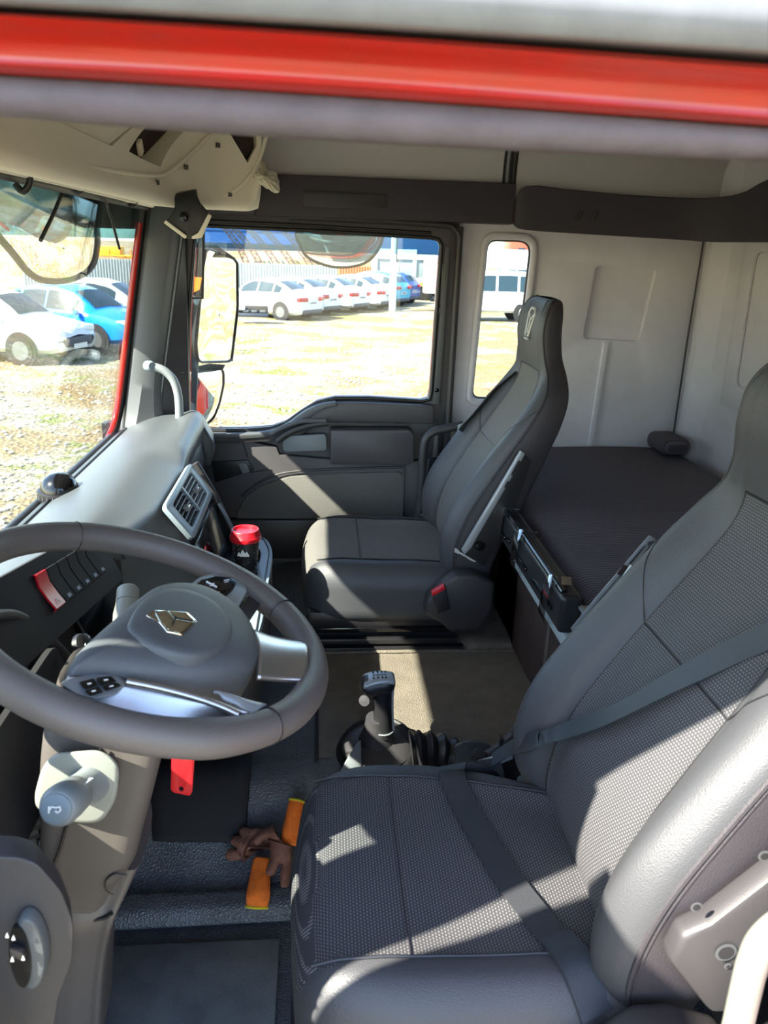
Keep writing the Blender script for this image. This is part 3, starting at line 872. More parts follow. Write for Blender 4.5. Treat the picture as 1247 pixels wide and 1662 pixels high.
# tray
tr = empty('console_tray', (-.2, 1.95, -.86), 'grey rimmed console tray with a cup holder under the vent', 'tray')
to = rounded([(-.275, 1.45), (-.155, 1.45), (-.135, 1.62), (-.135, 2.08), (-.165, 2.20), (-.275, 2.24)], [.01, .03, .05, .06, .06, .01])
ti = rounded([(-.262, 1.50), (-.185, 1.50), (-.168, 1.62), (-.168, 2.06), (-.19, 2.15), (-.262, 2.19)], .02)
plate('rim', to, [ti], lambda x, y: (x, y, -.838), (0, 0, -.022), M['frame_grey'], tr, bevel=.005)
plate('box', to, [], lambda x, y: (x * .98 - .004, y, -.866), (0, 0, -.14), M['dark'], tr, bevel=.008)
plate('well', ti, [], lambda x, y: (x, y, -.861), (0, 0, .003), M['matte_black'], tr)
tube('rim_line', [(x, y, -.837) for x, y in rounded([(-.145, 1.50), (-.145, 2.08), (-.175, 2.20), (-.262, 2.225)], .04)], .002, M['black'], tr)
lathe('cup_ring', [(.042, 0), (.047, 0), (.047, .014), (.042, .014)], (-.203, 1.98, -.861), (0, 0, 1), M['dark'], tr)
# handle post in front of the tray, seen through the wheel
prism('tray_latch', [(-.175, 1.60, -.845), (-.145, 1.60, -.835), (-.12, 1.60, -.93), (-.15, 1.60, -.95)], [(-.175, 1.635, -.845), (-.145, 1.635, -.835), (-.12, 1.635, -.93), (-.15, 1.635, -.95)], M['lightgrey'], tr, bevel=.004)
# ---- cup
cup = empty('paper_cup', (-.203, 1.98, -.86), 'black paper coffee cup with red lid in the console tray', 'cup')
lathe('cup_body', [(.026, -.003), (.027, 0), (.0385, .098), (.038, .10)], (-.203, 1.98, -.858), (0, 0, 1), M['cupblack'], cup, n=32)
lathe('lid', [(.0415, .094), (.043, .099), (.043, .105), (.040, .108), (.0385, .120), (.036, .124), (.033, .1235), (.031, .118), (.0, .117)], (-.203, 1.98, -.858), (0, 0, 1), M['red'], cup, n=32)
mb = MB()
rnd = random.Random(5)
def cuppt(a, h, e=.0004):
    r = .027 + (.0385 - .027) * h / .098 + e
    return Vector((-.203 + r * cos(a), 1.98 + r * sin(a), -.858 + h))
for k in range(110):
    a, h = rnd.uniform(-2.9, .1), rnd.uniform(.01, .095)
    s = rnd.uniform(.0004, .0010)
    mb.box(cuppt(a, h), (s, s, s))
o = mb.make('star_print', M['white'], cup, smooth=False); o['kind'] = 'stuff'
mb = MB()
tops = [(-2.2, .060), (-2.02, .070), (-1.9, .064), (-1.72, .078), (-1.52, .066), (-1.4, .072), (-1.2, .058)]
for k in range(len(tops) - 1):
    (a0, h0), (a1, h1) = tops[k], tops[k + 1]
    mb.add([cuppt(a0, .056), cuppt(a1, .056), cuppt(a1, h1), cuppt(a0, h0)], [(0, 1, 2, 3)])
mb.make('mountain_print', M['white'], cup, smooth=False)
# ---- switch row with the red hazard switch
sw = empty('switch_panel', (-.47, 1.4, -.62), 'row of black rocker switches with red hazard switch behind the wheel', 'switch panel')
p0 = at(62, 950, X=-.438); p1 = at(150, 893, X=-.438)
du = (p1 - p0); row_n = Vector((.80, -.20, .45)).normalized()
dv = (du.cross(row_n)).normalized()
if dv.z > 0: dv = -dv
Ls = du.length
def SP(u, v, h=0): return p0 + du * u + dv * v + row_n * h
cell = [(-.02, .13, 'red'), (.15, .30, 'black'), (.32, .47, 'black'), (.49, .64, 'black'), (.66, .81, 'black'), (.83, .98, 'black')]
prism('panel', [SP(u, v, -.02) for u, v in ((-1.3, -.04), (1.3, -.04), (1.3, .085), (-1.3, .085))], [SP(u, v, 0) for u, v in ((-1.3, -.04), (1.3, -.04), (1.3, .085), (-1.3, .085))], M['matte_black'], sw, bevel=.006)
for a, b, c in cell:
    o = loft('rocker_switch', [[SP(a, v, h - .004), SP(b, v, h - .004), SP(b, v, h), SP(a, v, h)] for v, h in ((-.018, .004), (-.016, .009), (.004, .004), (.028, .007), (.045, .011), (.048, .004))], M['red'] if c == 'red' else M['matte_black'], sw, angle=40)
    if c == 'red': o['label'] = 'red hazard switch'
    m = .5 * (a + b)
    if c == 'red':
        tri = [SP(m - .03, .040, .0105), SP(m + .03, .040, .0105), SP(m, .031, .0095)]
        tube('switch_mark', tri, .0006, M['white'], sw, n=5, closed=True)
    else:
        mk = MB()
        for q in (-.02, 0, .02): mk.tube([SP(m + q, .036, .0105), SP(m + q, .043, .0115)], .0006, 4)
        mk.tube([SP(m - .02, .040, .0115), SP(m + .02, .040, .0115)], .0006, 4)
        mk.make('switch_mark', M['dash_symbol'], sw)
# screen under the switches
sq = [at(*p, X=-.43) for p in ((118, 962), (192, 900), (268, 1000), (150, 1050))]
prism('screen', [Vector(p) + Vector((-.02, 0, 0)) for p in sq], sq, M['gloss_black'], db, bevel=.003)
tube('screen_edge', [at(*p, X=-.425) for p in ((192, 893), (262, 985))], .003, M['dark'], db)
tube('screen_edge', [at(*p, X=-.425) for p in ((100, 965), (150, 1050))], .002, M['dark'], db)
# instrument cluster hood arc
tube('cluster_hood', catmull([at(*p, X=-.43) for p in ((-60, 1010), (0, 997), (35, 1002), (75, 1030), (115, 1072))], 24), .007, M['dark'], db)
plate('cluster_face', rounded([(.62, -.62), (1.16, -.62), (1.12, -.80), (.66, -.80)], .05), [], lambda y, z: (-.425 + (z + .62) * -.1, y, z), (-.01, 0, 0), M['matte_black'], db)
# small rotary control with marks left of the airbag
kc = at(130, 1048, X=-.40)
rk = lathe('rotary_switch', [(.018, 0), (.02, .004), (.018, .012), (.012, .015)], kc, (.8, -.3, .5), M['black'], db, n=20)
mk = MB()
for a in range(4):
    q = kc + Vector((.013, -.005, .008)) + Vector((.004 * cos(a * 1.6), .011 * sin(a * 1.6), .009 * cos(a * 1.6)))
    mk.tube([q, q + Vector((0, .003, .002)), q + Vector((0, .004, -.001))], .0007, 4)
mk.make('rotary_marks', M['white'], db)
# black dome on the dash by the windscreen
dc = at(97, 803, X=-.655)
dm = empty('dash_dome', dc, 'small black dome standing on the dashboard at the windscreen', 'sensor')
ax = Vector((.10, -.05, 1)).normalized()
lathe('base_ring', [(.050, -.012), (.053, -.006), (.052, .012), (.046, .016)], dc, ax, M['black'], dm, n=32)
lathe('dome', [(.046, .014), (.044, .028), (.036, .043), (.022, .053), (.008, .057)], dc, ax, M['gloss_black'], dm, n=32)
mk = MB()
for k in range(24):
    a = 2 * pi * k / 24
    q = dc + Vector((.0535 * cos(a), .0535 * sin(a), -.002))
    mk.tube([q, q + Vector((0, 0, .010))], .0007, 4)
mk.make('scale_marks', M['grey'], dm)
# ------------------------------------------------------------------ grab handle on the passenger pillar
gh = empty('grab_handle', (-.52, 2.66, -.45), 'light grey bent grab handle on the passenger windscreen pillar', 'grab handle')
tube('handle_tube', [at(*p, Y=2.655) for p in ((240, 594), (256, 597), (270, 604), (282, 618), (289, 640), (291, 665), (291, 690))], .014, M['grey'], gh, spline=30)
lathe('mount', [(.018, 0), (.018, .02), (.012, .03)], at(240, 594, Y=2.66), (.6, -.75, .1), M['frame_grey'], gh)
sg = empty('grab_handle', (.38, 2.66, -.7), 'dark tubular grab bar beside the front passenger seat', 'grab handle')
tube('handle_tube', [at(*p, Y=2.64) for p in ((672, 868), (681, 830), (685, 780), (687, 735), (692, 712), (706, 700), (728, 695), (752, 690))], .015, M['dark'], sg, spline=40)
ng = empty('grab_handle', (.35, .44, -.55), 'cream grab handle at the driver door opening, nearest the camera', 'grab handle')
tube('handle_tube', [at(*p, Y=.43) for p in ((1340, 1462), (1275, 1496), (1240, 1526), (1223, 1560), (1211, 1605), (1192, 1690))], .0115, M['cream'], ng, spline=30)
# lower-left lower dash panel with the rotary light switch, and the cream sill edge
lp = empty('lower_panel', (-.27, .62, -.70), 'dark lower dash panel with light switch at the open door', 'panel')
PY = .60
def LP(px, py, d=0): 
    v = at(px, py, Y=PY); return Vector((v.x, v.y + d, v.z))
pn = rounded([(-60, 1390), (30, 1392), (60, 1402), (100, 1448), (120, 1500), (118, 1560), (95, 1620), (75, 1760), (-60, 1760)], 12)
prism('panel', [LP(*p) for p in pn], [LP(*p, .03) + Vector((-.012, 0, 0)) for p in pn], M['dark'], lp, bevel=.008, seg=3)
cx, cy = 54, 1530
def ell(rx, ry, tiltd, n=36, ox=0, oy=0): 
    t = radians(tiltd)
    return [(cx + ox + rx * cos(a) * cos(t) - ry * sin(a) * sin(t), cy + oy + rx * cos(a) * sin(t) + ry * sin(a) * cos(t)) for a in np.linspace(0, 2 * pi, n, endpoint=False)]
prism('dial_rim', [LP(*p, -.001) for p in ell(29, 62, -6)], [LP(*p, -.014) for p in ell(25, 56, -6)], M['dash'], lp, bevel=.002)
prism('dial', [LP(*p, -.012) for p in ell(17, 50, -8, ox=-12)], [LP(*p, -.017) for p in ell(16, 49, -8, ox=-12)], M['gloss_black'], lp)
prism('dial_bar', [LP(*p, -.016) for p in ((30, 1506), (52, 1514), (53, 1526), (32, 1520))], [LP(*p, -.024) for p in ((30, 1506), (52, 1514), (53, 1526), (32, 1520))], M['black'], lp, bevel=.001)
mk = MB()
for (x, y) in ((28, 1482), (38, 1486), (36, 1520), (53, 1518)):
    mk.tube([LP(x - 2, y + 3, -.0255), LP(x, y - 4, -.0255), LP(x + 2, y + 3, -.0255)], .0006, 4, closed=True)
mk.make('dial_marks', M['white'], lp)
se = tube('sill_edge', [LP(*p, -.05) for p in ((-40, 1560), (10, 1625), (45, 1700))], .008, M['cream'])
structure(se)
bpy.data.objects['sill_edge'].name = 'trim_13'
# pleated dark hose / boot beside the column
mb = MB()
for k in range(6):
    p = at(42 - k * 3, 1290 + k * 15, Y=.98)
    mb.tube([p + Vector((-.03, 0, -.004)), p + Vector((0, -.012, 0)), p + Vector((.03, 0, .004))], .012, 8)
o = mb.make('pleated_boot', M['dark'])
tag(o, 'dark pleated boot behind the steering column', 'boot')

# dark instrument face filling the driver's side under the hood
plate('instrument_face', rounded([(.52, -.62), (1.66, -.615), (1.60, -.93), (.52, -.95)], .03), [], lambda y, z: (-.452 + (z + .62) * .02, y, z), (-.02, 0, 0), M['matte_black'], db, bevel=.004)
# ------------------------------------------------------------------ steering wheel
WC = Vector((-.223, .921, -.470)); WT = radians(20.6); WR, Wr = .229, .0205
wn = Vector((sin(WT), 0, cos(WT))); wu = Vector((cos(WT), 0, -sin(WT))); wv = Vector((0, 1, 0))
sw2 = empty('steering_wheel', WC, 'black leather steering wheel with metal spokes and emblem in front of the driver seat', 'steering wheel')
def WP(a, b, h=0): return WC + wu * a + wv * b + wn * h
def wpx(px, py, h=0): return onplane(px, py, WC + wn * h, wn)
N = 96
ring = []
for k in range(N):
    a = 2 * pi * k / N
    bump = .0035 * (exp(-((a - radians(62)) / .16) ** 2) + exp(-((a - radians(298)) / .16) ** 2))
    ring.append([WC + (wu * cos(a) + wv * sin(a)) * (WR + (Wr + bump) * cos(t) * (1.0)) + wn * (Wr * 1.05 * sin(t)) for t in np.linspace(0, 2 * pi, 18, endpoint=False)])
grid('rim', ring, M['rim'], sw2, closed_u=True, closed_v=True)
for a in (40, 130, 230, 320):
    a = radians(a)
    tube('rim_seam', [WC + (wu * cos(a) + wv * sin(a)) * (WR + (Wr + .0004) * cos(t)) + wn * ((Wr * 1.05 + .0004) * sin(t)) for t in np.linspace(0, 2 * pi, 24, endpoint=False)], .0009, M['black'], sw2, n=5, closed=True)
# airbag cover: domed lofted shape, outline measured on the hub plane
HB = .012
ol = [(108, 1097), (118, 1072), (165, 1028), (215, 985), (250, 962), (290, 955), (335, 962), (375, 985), (400, 1010), (416, 1042), (420, 1068), (405, 1090), (370, 1103), (320, 1108), (250, 1104), (180, 1098), (130, 1098)]
base = np.array([wpx(*p, h=HB) for p in ol])
base = catmull(base, 60, True)
ctr = base.mean(0)
def scale_ring(R, s, h): return [tuple(Vector(ctr) + (Vector(p) - Vector(ctr)) * s + wn * h) for p in R]
secs = [scale_ring(base, s, h) for s, h in ((.97, -.05), (1.0, -.03), (1.0, -.004), (.985, .006), (.94, .014), (.86, .020), (.72, .025), (.5, .028), (.25, .029), (.02, .029))]
grid('airbag_cover', secs, M['hub'], sw2, closed_v=True, cap=True)
# raised round centre pad
cp = [(205, 1020), (225, 985), (260, 963), (300, 962), (345, 980), (372, 1010), (374, 1040), (350, 1063), (310, 1072), (255, 1060), (220, 1042)]
pr = catmull(np.array([wpx(*p, h=HB + .024) for p in cp]), 50, True)
pc = pr.mean(0)
secs = []
for s, h in ((1.03, -.012), (1.0, .0), (.985, .005), (.94, .008), (.8, .0095), (.5, .011), (.2, .0115), (.02, .0115)):
    secs.append([tuple(Vector(pc) + (Vector(p) - Vector(pc)) * s + wn * (h)) for p in pr])
grid('centre_pad', secs, M['hub'], sw2, closed_v=True, cap=True)
# emblem: three mirror facets in a chrome edge
EH = HB + .0365
def EP(x, y, h=0): return wpx(100 + x / 2.969, 940 + y / 2.969, h=EH + h)
edge = [(408, 172), (445, 146), (608, 156), (656, 202), (582, 268), (506, 250), (470, 205)]
plate_pts = [EP(*p) for p in edge]
prism('emblem_edge', [p - wn * .004 for p in plate_pts], plate_pts, M['chrome'], sw2, bevel=.0012)
for f in ([(452, 156), (505, 150), (545, 186), (520, 240), (480, 205)], [(515, 152), (600, 160), (640, 198), (555, 184)], [(548, 192), (638, 206), (578, 258), (528, 246)]):
    a = [EP(*p, h=.0002) for p in f]; b = [EP(*p, h=.0022) for p in f]
    prism('emblem_facet', a, b, M['chrome'], sw2, bevel=.0006)
mb = MB()
for q in ((505, 150), (628, 200), (535, 250)):
    mb.tube([EP(545, 187, .0012), EP(*q, h=.0012)], .0010, 6)
mb.make('emblem_groove', M['matte_black'], sw2)
# spokes
def spoke(name, ol, h0, h1, m, bevel=.004):
    return prism(name, [wpx(*p, h=h0) for p in ol], [wpx(*p, h=h1) for p in ol], m, sw2, bevel=bevel, seg=3)
# bottom spoke (towards the driver): curved metal
sp_rows = []
A1 = catmull([wpx(*p, h=.012) for p in ((412, 1022), (440, 1030), (470, 1036), (500, 1040))], 16)
A2 = catmull([wpx(*p, h=.012) for p in ((418, 1098), (445, 1098), (470, 1100), (497, 1104))], 16)
G = []
for i in range(16):
    row = []
    for t in np.linspace(0, 1, 14):
        row.append(tuple(Vector(A1[i]).lerp(Vector(A2[i]), t) + wn * (.008 * sin(pi * t) - .008 + .010 * (i / 15 - .5) ** 2)))
    G.append(row)
grid('metal_spoke', G, M['steel'], sw2, thick=.006)
# near double spoke: silver trough with ridge between the cover and the rim
B1 = catmull([wpx(*p, h=.014) for p in ((112, 1100), (160, 1098), (205, 1106), (255, 1118), (310, 1130), (360, 1142), (405, 1158))], 30)
B2 = catmull([wpx(*p, h=.004) for p in ((70, 1116), (130, 1150), (180, 1168), (240, 1178), (300, 1180), (360, 1176), (412, 1162))], 30)
G = []
for i in range(30):
    row = []
    for t in np.linspace(0, 1, 14):
        row.append(tuple(Vector(B1[i]).lerp(Vector(B2[i]), t) + wn * (-.022 * sin(pi * min(1, t * 1.0)) )))
    G.append(row)
grid('metal_spoke', G, M['steel'], sw2, thick=.004)
tube('spoke_ridge', catmull([wpx(*p, h=.016) for p in ((205, 1106), (255, 1116), (310, 1130), (355, 1145), (388, 1160))], 24), .0045, M['steel'], sw2)
C1 = catmull([wpx(*p, h=.012) for p in ((345, 1126), (370, 1130), (400, 1140), (432, 1148))], 14)
C2 = catmull([wpx(*p, h=.010) for p in ((362, 1136), (385, 1146), (400, 1158), (410, 1162))], 14)
grid('spoke_tip', [[tuple(Vector(a).lerp(Vector(b), t) + wn * .003 * sin(pi * t)) for t in np.linspace(0, 1, 8)] for a, b in zip(C1, C2)], M['satin'], sw2, thick=.004)
# button pods
def pod(ol, h, hm, m=M['satin']):
    return spoke('button_pod', ol, h - .014, h, m)
pod([(96, 1108), (120, 1098), (165, 1090), (195, 1098), (206, 1110), (190, 1128), (155, 1134), (125, 1128)], .014, 0)
for ol in ([(128, 1107), (152, 1101), (160, 1112), (137, 1119)], [(156, 1100), (180, 1097), (190, 1106), (163, 1112)], [(137, 1121), (160, 1114), (168, 1124), (146, 1130)], [(165, 1113), (191, 1108), (198, 1113), (172, 1122)]):
    spoke('button', ol, .012, .020, M['gloss_black'], .0012)
spoke('button_pod', [(306, 952), (322, 938), (348, 930), (380, 934), (398, 944), (402, 960), (388, 985), (372, 1000), (350, 985), (325, 962)], -.002, .012, M['satin'])
spoke('button_panel', [(316, 950), (328, 940), (350, 934), (374, 936), (386, 944), (378, 958), (360, 974), (340, 964)], .010, .015, M['gloss_black'], .0015)
mk = MB()
for (x, y) in ((322, 951), (344, 948), (368, 942), (352, 962)):
    mk.tube([wpx(x - 4, y, .0165), wpx(x + 4, y - 1, .0165)], .0009, 5)
    mk.tube([wpx(x - 3, y + 3, .0165), wpx(x + 3, y + 2, .0165)], .0006, 5)
mk.tube([wpx(335, 944, .0165), wpx(352, 953, .0165)], .0016, 6)
mk.make('button_marks', M['white'], sw2)
mk = MB()
for (x, y) in ((145, 1110), (172, 1104), (152, 1122), (181, 1114)):
    mk.tube([wpx(x - 3, y, .0205), wpx(x + 3, y - 1, .0205)], .0008, 5)
mk.make('button_marks', M['white'], sw2)
spoke('spoke_arm', [(350, 985), (372, 1000), (392, 985), (405, 965), (425, 978), (404, 1010), (380, 1010)], -.012, .0, M['dark'])
# ------------------------------------------------------------------ steering column
scn = empty('steering_column', (-.27, .92, -.70), 'dark plastic steering column shroud below the wheel', 'steering column')
secs = []
# sections along the column from under the wheel down to the dash foot; rows of (centre X, centre Z, half width X, half depth Y)
for (xr, xl, cz, y0, y1) in ((-.195, -.335, -.545, .87, .98), (-.195, -.352, -.60, .855, .985), (-.212, -.365, -.67, .85, .985), (-.232, -.372, -.74, .85, .98), (-.25, -.380, -.80, .852, .975), (-.285, -.388, -.86, .86, .97), (-.31, -.40, -.92, .87, .97)):
    cx, hx = (xr + xl) / 2, (xr - xl) / 2
    ring = rounded([(-hx, y0), (hx, y0), (hx * .62, y1), (-hx, y1)], .035, 5)
    secs.append([(cx + a, b, cz + a * -.18) for a, b in ring])
loft('shroud', secs, M['column'], scn, nsec=40, angle=45)
tube('shroud_seam', [at(*p, Y=.846) for p in ((163, 1215), (162, 1230))], .0016, M['black'], scn)
tube('shroud_seam', catmull([at(*p, Y=.845) for p in ((108, 1340), (96, 1380), (82, 1415))], 8), .002, M['black'], scn)
tube('shroud_cap_seam', catmull([at(*p, Y=.852) for p in ((206, 1420), (186, 1418), (172, 1430), (172, 1445), (184, 1452))], 20), .0012, M['black'], scn, n=6)
# lower cover of the column running down to the floor
lc = []
for (px0, px1, py, y) in ((75, 228, 1400, .90), (82, 205, 1450, .89), (96, 186, 1492, .88), (100, 174, 1540, .90), (88, 168, 1600, .92), (70, 164, 1680, .94)):
    a, b = at(px0, py, Y=y), at(px1, py, Y=y)
    lc.append([a, a.lerp(b, .33) + Vector((0, -.02, 0)), a.lerp(b, .75) + Vector((0, -.012, 0)), b, b + Vector((-.02, .14, 0)), a + Vector((-.02, .14, 0))])
loft('lower_cover', lc, M['column'], scn, ns=36, nsec=30, angle=60)
tube('cover_seam', catmull([at(*p, Y=.868) for p in ((112, 1494), (140, 1494), (168, 1490), (182, 1482))], 24), .0028, M['black'], scn)
# pod plate with stalk
pd_o = rounded([(88, 1222), (165, 1216), (195, 1240), (190, 1296), (165, 1336), (120, 1336), (58, 1312), (56, 1290), (68, 1245)], 18)
prism('stalk_plate', [at(*p, Y=.85) for p in pd_o], [at(*p, Y=.822) + Vector((0, 0, 0)) for p in pd_o], M['lightgrey'], scn, bevel=.006, seg=3)
s0 = at(143, 1272, Y=.822); s1 = at(92, 1312, Y=.735)
ax = (s1 - s0).normalized()
stk = empty('wiper_stalk', s0, 'grey stalk with horn symbol on its end at the steering column', 'stalk')
L0 = (s1 - s0).length
lathe('stalk_body', [(.026, -.004), (.024, .006), (.020, .018), (.0195, L0 * .42)], s0, ax, M['grey'], stk, n=32)
lathe('stalk_ring', [(.0195, L0 * .42), (.022, L0 * .46), (.0235, L0 * .70), (.0235, L0 * .9), (.021, L0 * .97), (.019, L0), (.018, L0 + .0005)], s0, ax, M['grey'], stk, n=32)
lathe('stalk_button', [(.0165, L0), (.0165, L0 + .002), (.014, L0 + .0032), (.0, L0 + .0036)], s0, ax, M['frame_grey'], stk, n=32)
bu = Vector((1, 0, 0)); bu = (bu - ax * bu.dot(ax)).normalized(); bv = ax.cross(bu)
if bv.z < 0: bv = -bv
def SB(a, b): return s0 + ax * (L0 + .0042) + bu * a * .001 + bv * b * .001
mk = MB()
mk.tube([SB(-7, -1), SB(-4, 3), SB(1, 2), SB(5, 3), SB(6, -1), SB(3, -3.5), SB(0, -1.5)], .0011, 6)
mk.tube([SB(-7, 3.5), SB(-7, -4)], .0011, 6)
mk.make('horn_symbol', M['white'], stk)
mk = MB()
for k in range(5):
    q = s0 + ax * (L0 * (.2 + .06 * k)) + Vector((.012, -.008, .0205))
    mk.tube([q, q + bu * .005], .0006, 4)
mk.make('stalk_marks', M['dash_symbol'], stk)
# second stalk beyond the hub
s0 = at(204, 1040, Y=1.08); s1 = at(208, 955, Y=1.16)
st2 = empty('gear_stalk', s0, 'pale grey stalk standing up behind the airbag cover', 'stalk')
ax = (s1 - s0).normalized(); L0 = (s1 - s0).length
lathe('stalk_body', [(.022, -.02), (.0205, L0 * .5), (.0175, L0 * .72)], s0, ax, M['lightgrey'], st2)
lathe('stalk_tip', [(.0178, L0 * .73), (.0172, L0 * .97), (.0145, L0), (.0, L0 + .001)], s0, ax, M['lightgrey'], st2)
# red key tag hanging under the column
kt = [(279, 1205), (313, 1207), (316, 1232), (312, 1286), (308, 1292), (282, 1287), (277, 1282)]
tagp = lambda y: [at(*p, Y=y) for p in kt]
hole2 = [(294 + 4 * cos(a), 1281 + 4 * sin(a)) for a in np.linspace(0, 2 * pi, 12, endpoint=False)]
o = plate('key_tag', kt, [hole2], lambda px, py: at(px, py, Y=1.06), (0, .004, 0), M['redtag'], None, bevel=.0008)
tag(o, 'red plastic tag with a hole hanging below the steering wheel', 'key tag')
# ------------------------------------------------------------------ seats
# back stations: front X,Z / rear X,Z / half width / bolster height / panel half width
BACK = [
    (.415, -.945, .505, -.945, .235, .018, .135),
    (.395, -.88, .515, -.885, .250, .040, .140),
    (.402, -.80, .538, -.81, .256, .052, .142),
    (.432, -.715, .572, -.735, .256, .055, .142),
    (.485, -.62, .612, -.645, .252, .048, .138),
    (.540, -.53, .648, -.55, .247, .040, .132),
    (.592, -.445, .682, -.46, .238, .030, .122),
    (.622, -.385, .700, -.39, .218, .020, .112),
    (.632, -.335, .700, -.335, .180, .008, .104),
    (.625, -.285, .690, -.285, .150, .003, .100),
    (.617, -.225, .684, -.225, .143, .002, .097),
    (.622, -.175, .684, -.168, .138, .002, .093),
    (.638, -.140, .682, -.134, .120, .001, .080),
    (.655, -.128, .674, -.126, .085, .000, .055),
]
def half_section(st, y_sign):
    fx, fz, rx, rz, w, b, pw = st
    F = Vector((fx, 0, fz)); R = Vector((rx, 0, rz))
    d = (F - R); T = d.length; d.normalize()
    c = [(0, 0), (pw * .6, .001), (pw, .003), (pw + (w - pw) * .28, b * .62), (pw + (w - pw) * .62, b), (w - .014, b * .72), (w, b * .30 - .004),
         (w + .004, -.30 * T), (w - .003, -.72 * T), (w - .022, -.94 * T), (w * .6, -T), (0, -T - .004)]
    pts = catmull([(v, o) for v, o in c], 67)      # six samples per control step
    return [F + d * o + Vector((0, 1, 0)) * (v * y_sign) for v, o in pts]
def seat_back(t, yc, inb, fabric, rake=0.0):
    """inb: +1/-1, which Y direction is inboard"""
    D = catmull(np.array(BACK), 79)                # six rows per station
    L = np.array([half_section(s, 1) for s in D])
    Rr = L.copy(); Rr[:, :, 1] *= -1
    G = np.concatenate([Rr[:, ::-1], L[:, 1:]], 1)  # columns: rear(-) ... front ... rear(+)
    G[:, :, 1] += yc
    mid = 66
    c_pan, c_seam, n = 12, 36, 67
    def sub(name, i0, i1, j0, j1, m, cap=False):
        return grid(name, G[i0:i1 + 1, j0:j1 + 1], m, t)
    head = 49
    sub('backrest_panel', 0, head, mid - c_pan, mid + c_pan, fabric)
    for s, nm in ((1, 'bolster'), (-1, 'bolster')):
        a, b = (mid + c_pan, mid + c_seam) if s > 0 else (mid - c_seam, mid - c_pan)
        sub('backrest_bolster', 0, head, a, b, M['leather'])
    h = sub('headrest', head, 78, mid - c_seam, mid + c_seam, M['leather'])
    sub('backrest_shell', 0, 78, mid + c_seam, 132, M['leather_side'])
    sub('backrest_shell', 0, 78, 0, mid - c_seam, M['leather_side'])
    # piping and seams
    for s in (1, -1):
        for dj, r in ((c_seam, .0035), (c_seam + 1, .0018)):
            tube('piping', G[0:79, mid + s * dj], r, M['leather_side'], t, n=6)
        tube('panel_seam', G[0:head + 1, mid + s * c_pan], .0016, M['black'], t, n=6)
    tube('headrest_seam', G[head, mid - c_pan:mid + c_pan + 1], .002, M['black'], t, n=6)
    k = 28
    tube('cross_seam', G[k, mid - c_pan:mid + c_pan + 1], .0016, M['black'], t, n=6)
    for s in (1, -1):
        tube('cross_seam', catmull([(lambda r_: G[int(r_), mid + s * (c_pan + q)] * (1 - r_ % 1) + G[int(r_) + 1, mid + s * (c_pan + q)] * (r_ % 1))(k + q * .45) for q in range(0, c_seam - c_pan + 1, 3)], 40), .0014, M['black'], t, n=6)
    return G
def cushion(t, yc, inb, fabric):
    hx, hy, hz = .255, .255, .085
    def fn(p):
        x, y, z = p
        u = (x + hx) / (2 * hx)         # 0 front, 1 rear
        top = max(0, z / hz)
        y2 = y * (1 - .16 * max(0, (.30 - u) / .30) ** 2)
        if inb > 0 and y > 0 and u > .42: y2 -= y * .36 * min(1, (u - .42) / .5) ** 1.3
        b = abs(y) / hy
        dz = top * (.016 * exp(-((b - .80) / .17) ** 2) * min(1, u * 2.2 + .2) + .012 * (1 - b * b) * .6 - .035 * max(0, (u - .62)) + .010 * exp(-((u - .18) / .16) ** 2) - .05 * max(0, .12 - u))
        x2 = x - (1 - (y / hy) ** 2) * .018 * max(0, 1 - u * 2)
        return np.array((x2 + (.230 if inb > 0 else .214), y2 + yc, z + dz - .985))
    V, F = rbox_data((hx, hy, hz), .052, 22, fn)
    pw = .182
    def isp(f):
        c = sum(V[i] for i in f) / 4
        return (abs(c[1] - yc) < pw - (.055 * max(0, (c[0] - .18) / .27) if inb > 0 and c[1] > yc else 0)) and c[2] > -1.02 and c[0] < .44 and not (abs(c[1] - yc) > pw)
    uvf = lambda p: (p[1], p[0] - (p[2] + .9) * (1 if p[0] < -.0 else 0))
    submesh('seat_panel', V, F, isp, fabric, t, uvf)
    submesh('seat_bolster', V, F, lambda f: not isp(f), M['leather'], t)
    # seams follow the top
    def top(x, y):
        c = [v for v in V if abs(v[1] - y) < .02 and abs(v[0] - x) < .02]
        return max(v[2] for v in c) if c else -.9
    w_ = lambda x, s: pw - (.055 * max(0, (x - .18) / .27) if inb > 0 and s > 0 else 0)
    for s in (1, -1):
        pts = [(x, yc + s * w_(x, s), top(x, yc + s * w_(x, s)) + .0008) for x in np.linspace(-.01, .43, 14)]
        tube('cushion_seam', catmull(pts, 40), .0022, M['black'], t, n=6)
    pts = [(.12, yc + v, top(.12, yc + v) + .0008) for v in np.linspace(-pw, pw, 8)]
    tube('cushion_cross_seam', catmull(pts, 24), .0011, M['leather_side'], t, n=6)
    return top
def emblem(t, o, ux, uz, s, m, name='headrest_emblem'):
    """outline shield with three-way split, drawn in strokes"""
    def E(a, b): return Vector(o) + Vector(ux) * a * s + Vector(uz) * b * s
    mb = MB()
    ring = [(-.42, .36), (-.24, .56), (.24, .56), (.42, .36), (.2, -.5), (-.2, -.5)]
    mb.tube([E(*p) for p in ring], .06 * s, 5, closed=True)
    for a in ((0, .12),):
        for q in ((-.34, .36), (.34, .36), (0, -.40)):
            mb.tube([E(*a), E(*q)], .05 * s, 5)
    mb.tube([E(-.22, -.62), E(.22, -.62)], .05 * s, 5)
    return mb.make(name, m, t)
